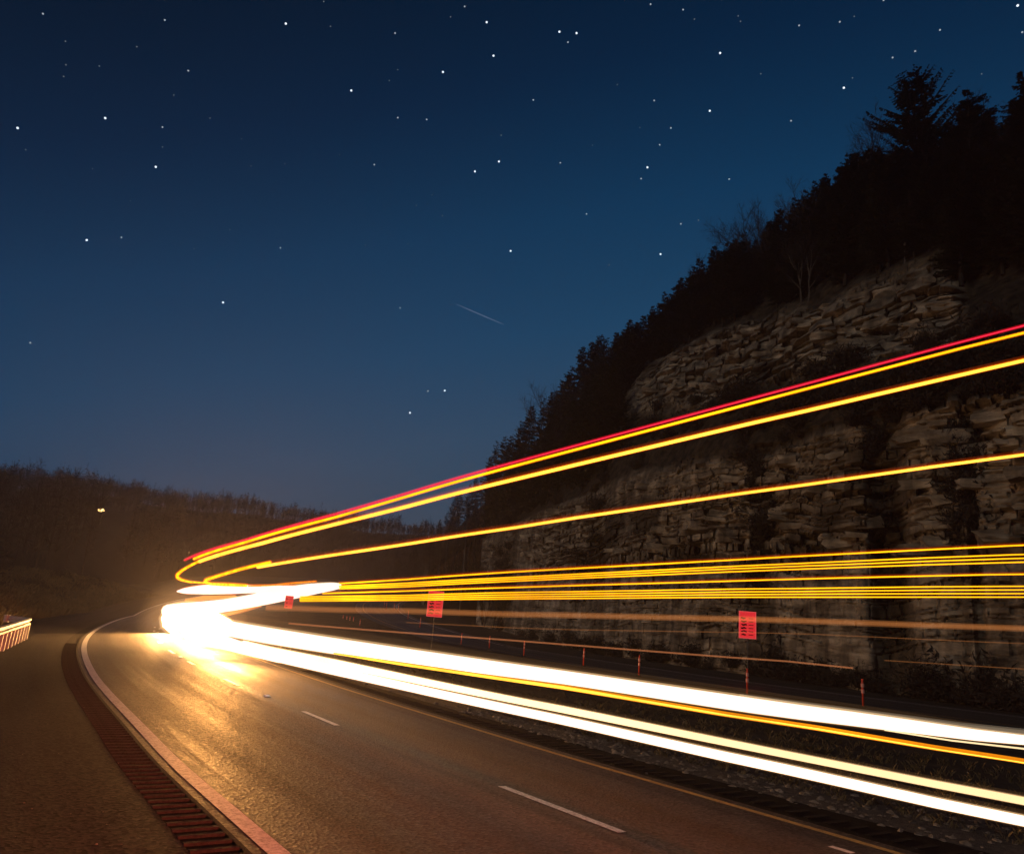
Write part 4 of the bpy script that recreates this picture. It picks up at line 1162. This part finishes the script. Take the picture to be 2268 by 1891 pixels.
# round the bend: distances follow the road
free_trail('headlight_trail', 'broad white streak climbing right beyond the bend', [(372, 1352, 64, 12), (395, 1351, 80, 13), (440, 1347, 94, 13), (500, 1341, 106, 13), (560, 1331, 122, 14), (620, 1319, 146, 17), (687, 1306, 180, 13), (735, 1299, 212, 9), (750, 1297, 224, 6)], M_HEAD, ((1.14, .05, M_HALO_W),), group=_H)
free_trail('headlight_trail', 'white lens shaped streak above the bend', [(393, 1309, 48, 1.5), (410, 1308, 60, 6), (450, 1305.5, 84, 9.5), (500, 1304.5, 98, 10), (560, 1304.5, 116, 8), (640, 1304, 150, 7), (680, 1302, 175, 4)], M_HEAD, ((1.2, .1, M_HALO_A),), group=_H)
free_trail('headlight_trail', 'blinding white headlight glare in the bend', [(379, 1364, 47, 12), (390, 1370, 43, 27), (412, 1373, 38, 33), (440, 1376, 36, 31), (468, 1382, 33, 24), (500, 1390, 30, 17)], M_BLOB, ((1.10, 0, M_HALO_W), (1.22, 0, M_HALO_W)) + tuple((1.3 + .2 * k, 0, M_BLOOM) for k in range(8)), group=_H)
free_trail('headlight_trail', 'white trail running from the bend glare to the lowest white trail', [(403, 1392, 34, 10), (430, 1401, 31, 19), (460, 1412, 28, 17), (500, 1424, 25, 13), (545, 1437, 23, 11), (620, 1456, 20, 10)], M_HEAD, ((1.12, 0, M_HALO_W),), group=_H)
free_trail('light_trail', 'dull golden streak under the climbing white one', [(492, 1362, 95, 3), (530, 1354, 105, 4.5), (575, 1344, 122, 4)], M_ORANGEDIM, group='orange light trails')
free_trail('light_trail', 'thin yellow loop turning back round the bend, left one', [(440, 1243, 34, 2.2), (420, 1253, 38, 2.2), (403, 1263, 43, 2.3), (392, 1273, 52, 2.6), (393, 1279, 60, 2.6), (402, 1284, 70, 2.2), (420, 1288.5, 80, 1.8), (452, 1290.5, 92, 1.4)], M_AMBER, ((1.8, .2, M_HALO_A),), group='yellow loops in the bend')
free_trail('light_trail', 'thin yellow loop turning back round the bend, right one', [(598, 1245, 29, 2.5), (565, 1252, 32, 2.6), (527.6, 1261.5, 36, 2.6), (477, 1277, 46, 2.6), (456, 1284, 56, 2.8), (454, 1288.5, 66, 2.8), (466, 1293, 78, 2.6), (498, 1294.5, 92, 3), (545, 1296.5, 108, 2.5)], M_AMBER, ((1.8, .2, M_HALO_A),), group='yellow loops in the bend')
free_trail('light_trail', 'thin wavering orange trail above the climbing white streak', [(550, 1297.5, 110, 1.2), (601, 1296.4, 130, 1.5), (643, 1291.5, 150, 1.5), (700, 1287, 180, 1.2)], M_ORANGE, ((1.9, .2, M_HALO_A),), group='yellow loops in the bend')
free_trail('light_trail', 'dull orange patch of light under the lens shaped streak', [(412, 1329, 82, 2.5), (450, 1324, 90, 4), (520, 1320.5, 104, 3)], M_ORANGEDIM, group='orange light trails')

# headlamps of the lorry in the bend, shining down the road towards the camera
def spot(name, p, target, power, size_deg, blend, col, rad=0.12):
    d = bpy.data.lights.new(name, 'SPOT'); d.energy = power; d.spot_size = math.radians(size_deg); d.spot_blend = blend
    d.color = col; d.shadow_soft_size = rad
    o = bpy.data.objects.new(name, d); COL.objects.link(o)
    o.location = tuple(map(float, p))
    o.rotation_euler = (Vector(target) - Vector(p)).to_track_quat('-Z', 'Y').to_euler()
    return o
hp, hn = along(50, NEAR); hq, _ = along(50, FAR)
tp, _ = along(26, 2.6)
for q in (hp, hq):
    spot('headlamp', (q[0], q[1], 1.0), (tp[0], tp[1], 0.2), 14000, 64, 0.8, (1.0, 0.44, 0.11), 0.35)
for s_, w_ in ((43, 21000), (36, 15000), (29, 9500)):          # the same lamps further along their way
    q, _ = along(s_, 4.3); t_, _ = along(s_ - 17, 3.9)
    spot('headlamp', (q[0], q[1], 1.0), (t_[0], t_[1], 0.0), w_, 56, 0.95, (1.0, 0.42, 0.10), 0.8)

# unseen red spot added to redden the shoulder, set where the topmost trail ends
lp_, _ = along(-11, NEAR); tg_ = np.array([-4.0, 7.6])
spot('red_tail_fill', (lp_[0], lp_[1], 4.2), (tg_[0], tg_[1], 0.0), 32000, 46, 0.8, (1.0, 0.12, 0.05))

# ------------------------------------------------------------------ stars
STARS = [(95, 31, 2), (145, 92, 1), (146, 144, 1), (141, 170, 1), (220, 147, 1), (303, 104, 1), (365, 45, 2), (417, 157, 2), (385, 211, 1), (39, 284, 3), (233, 262, 3), (57, 332, 1), (205, 374, 1), (345, 370, 3), (360, 282, 2), (360, 326, 1), (465, 262, 1), (535, 308, 1), (556, 368, 1), (631, 363, 1), (192, 532, 3), (269, 526, 2), (289, 445, 1), (430, 551, 1), (509, 509, 1), (621, 549, 2), (633, 53, 3), (732, 59, 1), (875, 74, 2), (717, 4, 1), (778, 201, 3), (752, 343, 1), (881, 155, 1), (862, 179, 1), (829, 365, 2), (881, 261, 2), (945, 265, 2), (981, 160, 3), (998, 38, 1), (1029, 15, 2), (1078, 50, 3), (1093, 124, 3), (1105, 358, 3), (1052, 380, 3), (957, 432, 1), (922, 455, 1), (980, 478, 1), (903, 540, 1), (1131, 556, 3), (809, 543, 1),
 (1441, 10, 2), (1513, 22, 2), (1538, 43, 1), (1239, 71, 3), (1277, 74, 3), (1258, 94, 2), (1595, 118, 3), (1770, 57, 2), (1860, 49, 2), (1892, 37, 1), (1957, 1, 2), (2254, 13, 3), (2264, 72, 2), (2082, 67, 2), (2027, 114, 2), (1977, 128, 2), (1869, 195, 3), (1367, 188, 1), (1181, 222, 2), (1449, 223, 2), (1572, 246, 3), (1752, 268, 2), (1685, 164, 1), (1486, 284, 2), (1461, 321, 2), (1434, 371, 3), (1420, 396, 2), (1615, 397, 2), (1241, 361, 2), (1312, 322, 1), (1299, 474, 2), (1508, 496, 2), (1547, 488, 1), (1463, 563, 3), (1349, 587, 1), (1640, 48, 1), (1635, 36, 1), (1888, 173, 1), (2174, 164, 1),
 (494, 670, 3), (886, 682, 2), (67, 759, 2), (352, 808, 1), (697, 820, 1), (948, 866, 2), (985, 865, 3), (908, 914, 3), (350, 938, 1), (1068, 846, 1), (1417, 283, 1), (1110, 300, 1)]
def ico_mesh(mat):
    bm = bmesh.new(); bmesh.ops.create_icosphere(bm, subdivisions=2, radius=1); m = bpy.data.meshes.new('star'); bm.to_mesh(m); bm.free(); m.materials.append(mat); return m
_sm = [ico_mesh(m) for m in M_STAR]
_sl = ('faint pinprick star ', 'middling white star ', 'bright white star ')
def star_zone(x, y):
    return ('high' if y < 200 else 'midway up' if y < 500 else 'low') + ' in the sky, ' + ('far left' if x < 400 else 'left of centre' if x < 900 else 'near the centre' if x < 1350 else 'right of centre' if x < 1750 else 'over the hill at right')
for (x, y, k) in STARS:
    r = ray(x, y); r = r / np.linalg.norm(r)
    link('star', _sm[k - 1], loc=EYE + r * 6000, scale=6000 / FPX * (1.2, 1.6, 2.1)[k - 1], label=_sl[k - 1] + star_zone(x, y), cat='star', group=('faint stars', 'middling stars', 'bright stars')[k - 1] + star_zone(x, y))
a, b = ray(1011, 674), ray(1116, 719)
a, b = EYE + a / np.linalg.norm(a) * 5000, EYE + b / np.linalg.norm(b) * 5000
mb = MB(); mb.tube([a + (b - a) * t for t in np.linspace(0, 1, 12)], [1.0 + 2.2 * math.sin(math.pi * t) for t in np.linspace(0.02, .98, 12)], 6)
mb.obj('meteor_streak', M_STREAK, label='short faint slanting streak in the sky', cat='meteor')

# ------------------------------------------------------------------ the air
m, nt, out = new_mat('valley_haze')
pv = nt.nodes.new('ShaderNodeVolumePrincipled')
pv.inputs['Color'].default_value = (0.80, 0.78, 0.90, 1)
pv.inputs['Density'].default_value = 0.0006
pv.inputs['Anisotropy'].default_value = 0.6
nt.links.new(pv.outputs[0], out.inputs['Volume'])
mb = MB(); mb.box((0, 350, 46), (2100, 1560, 98)); mb.obj('haze', m, kind='stuff', label='thin night haze over the valley', cat='haze')
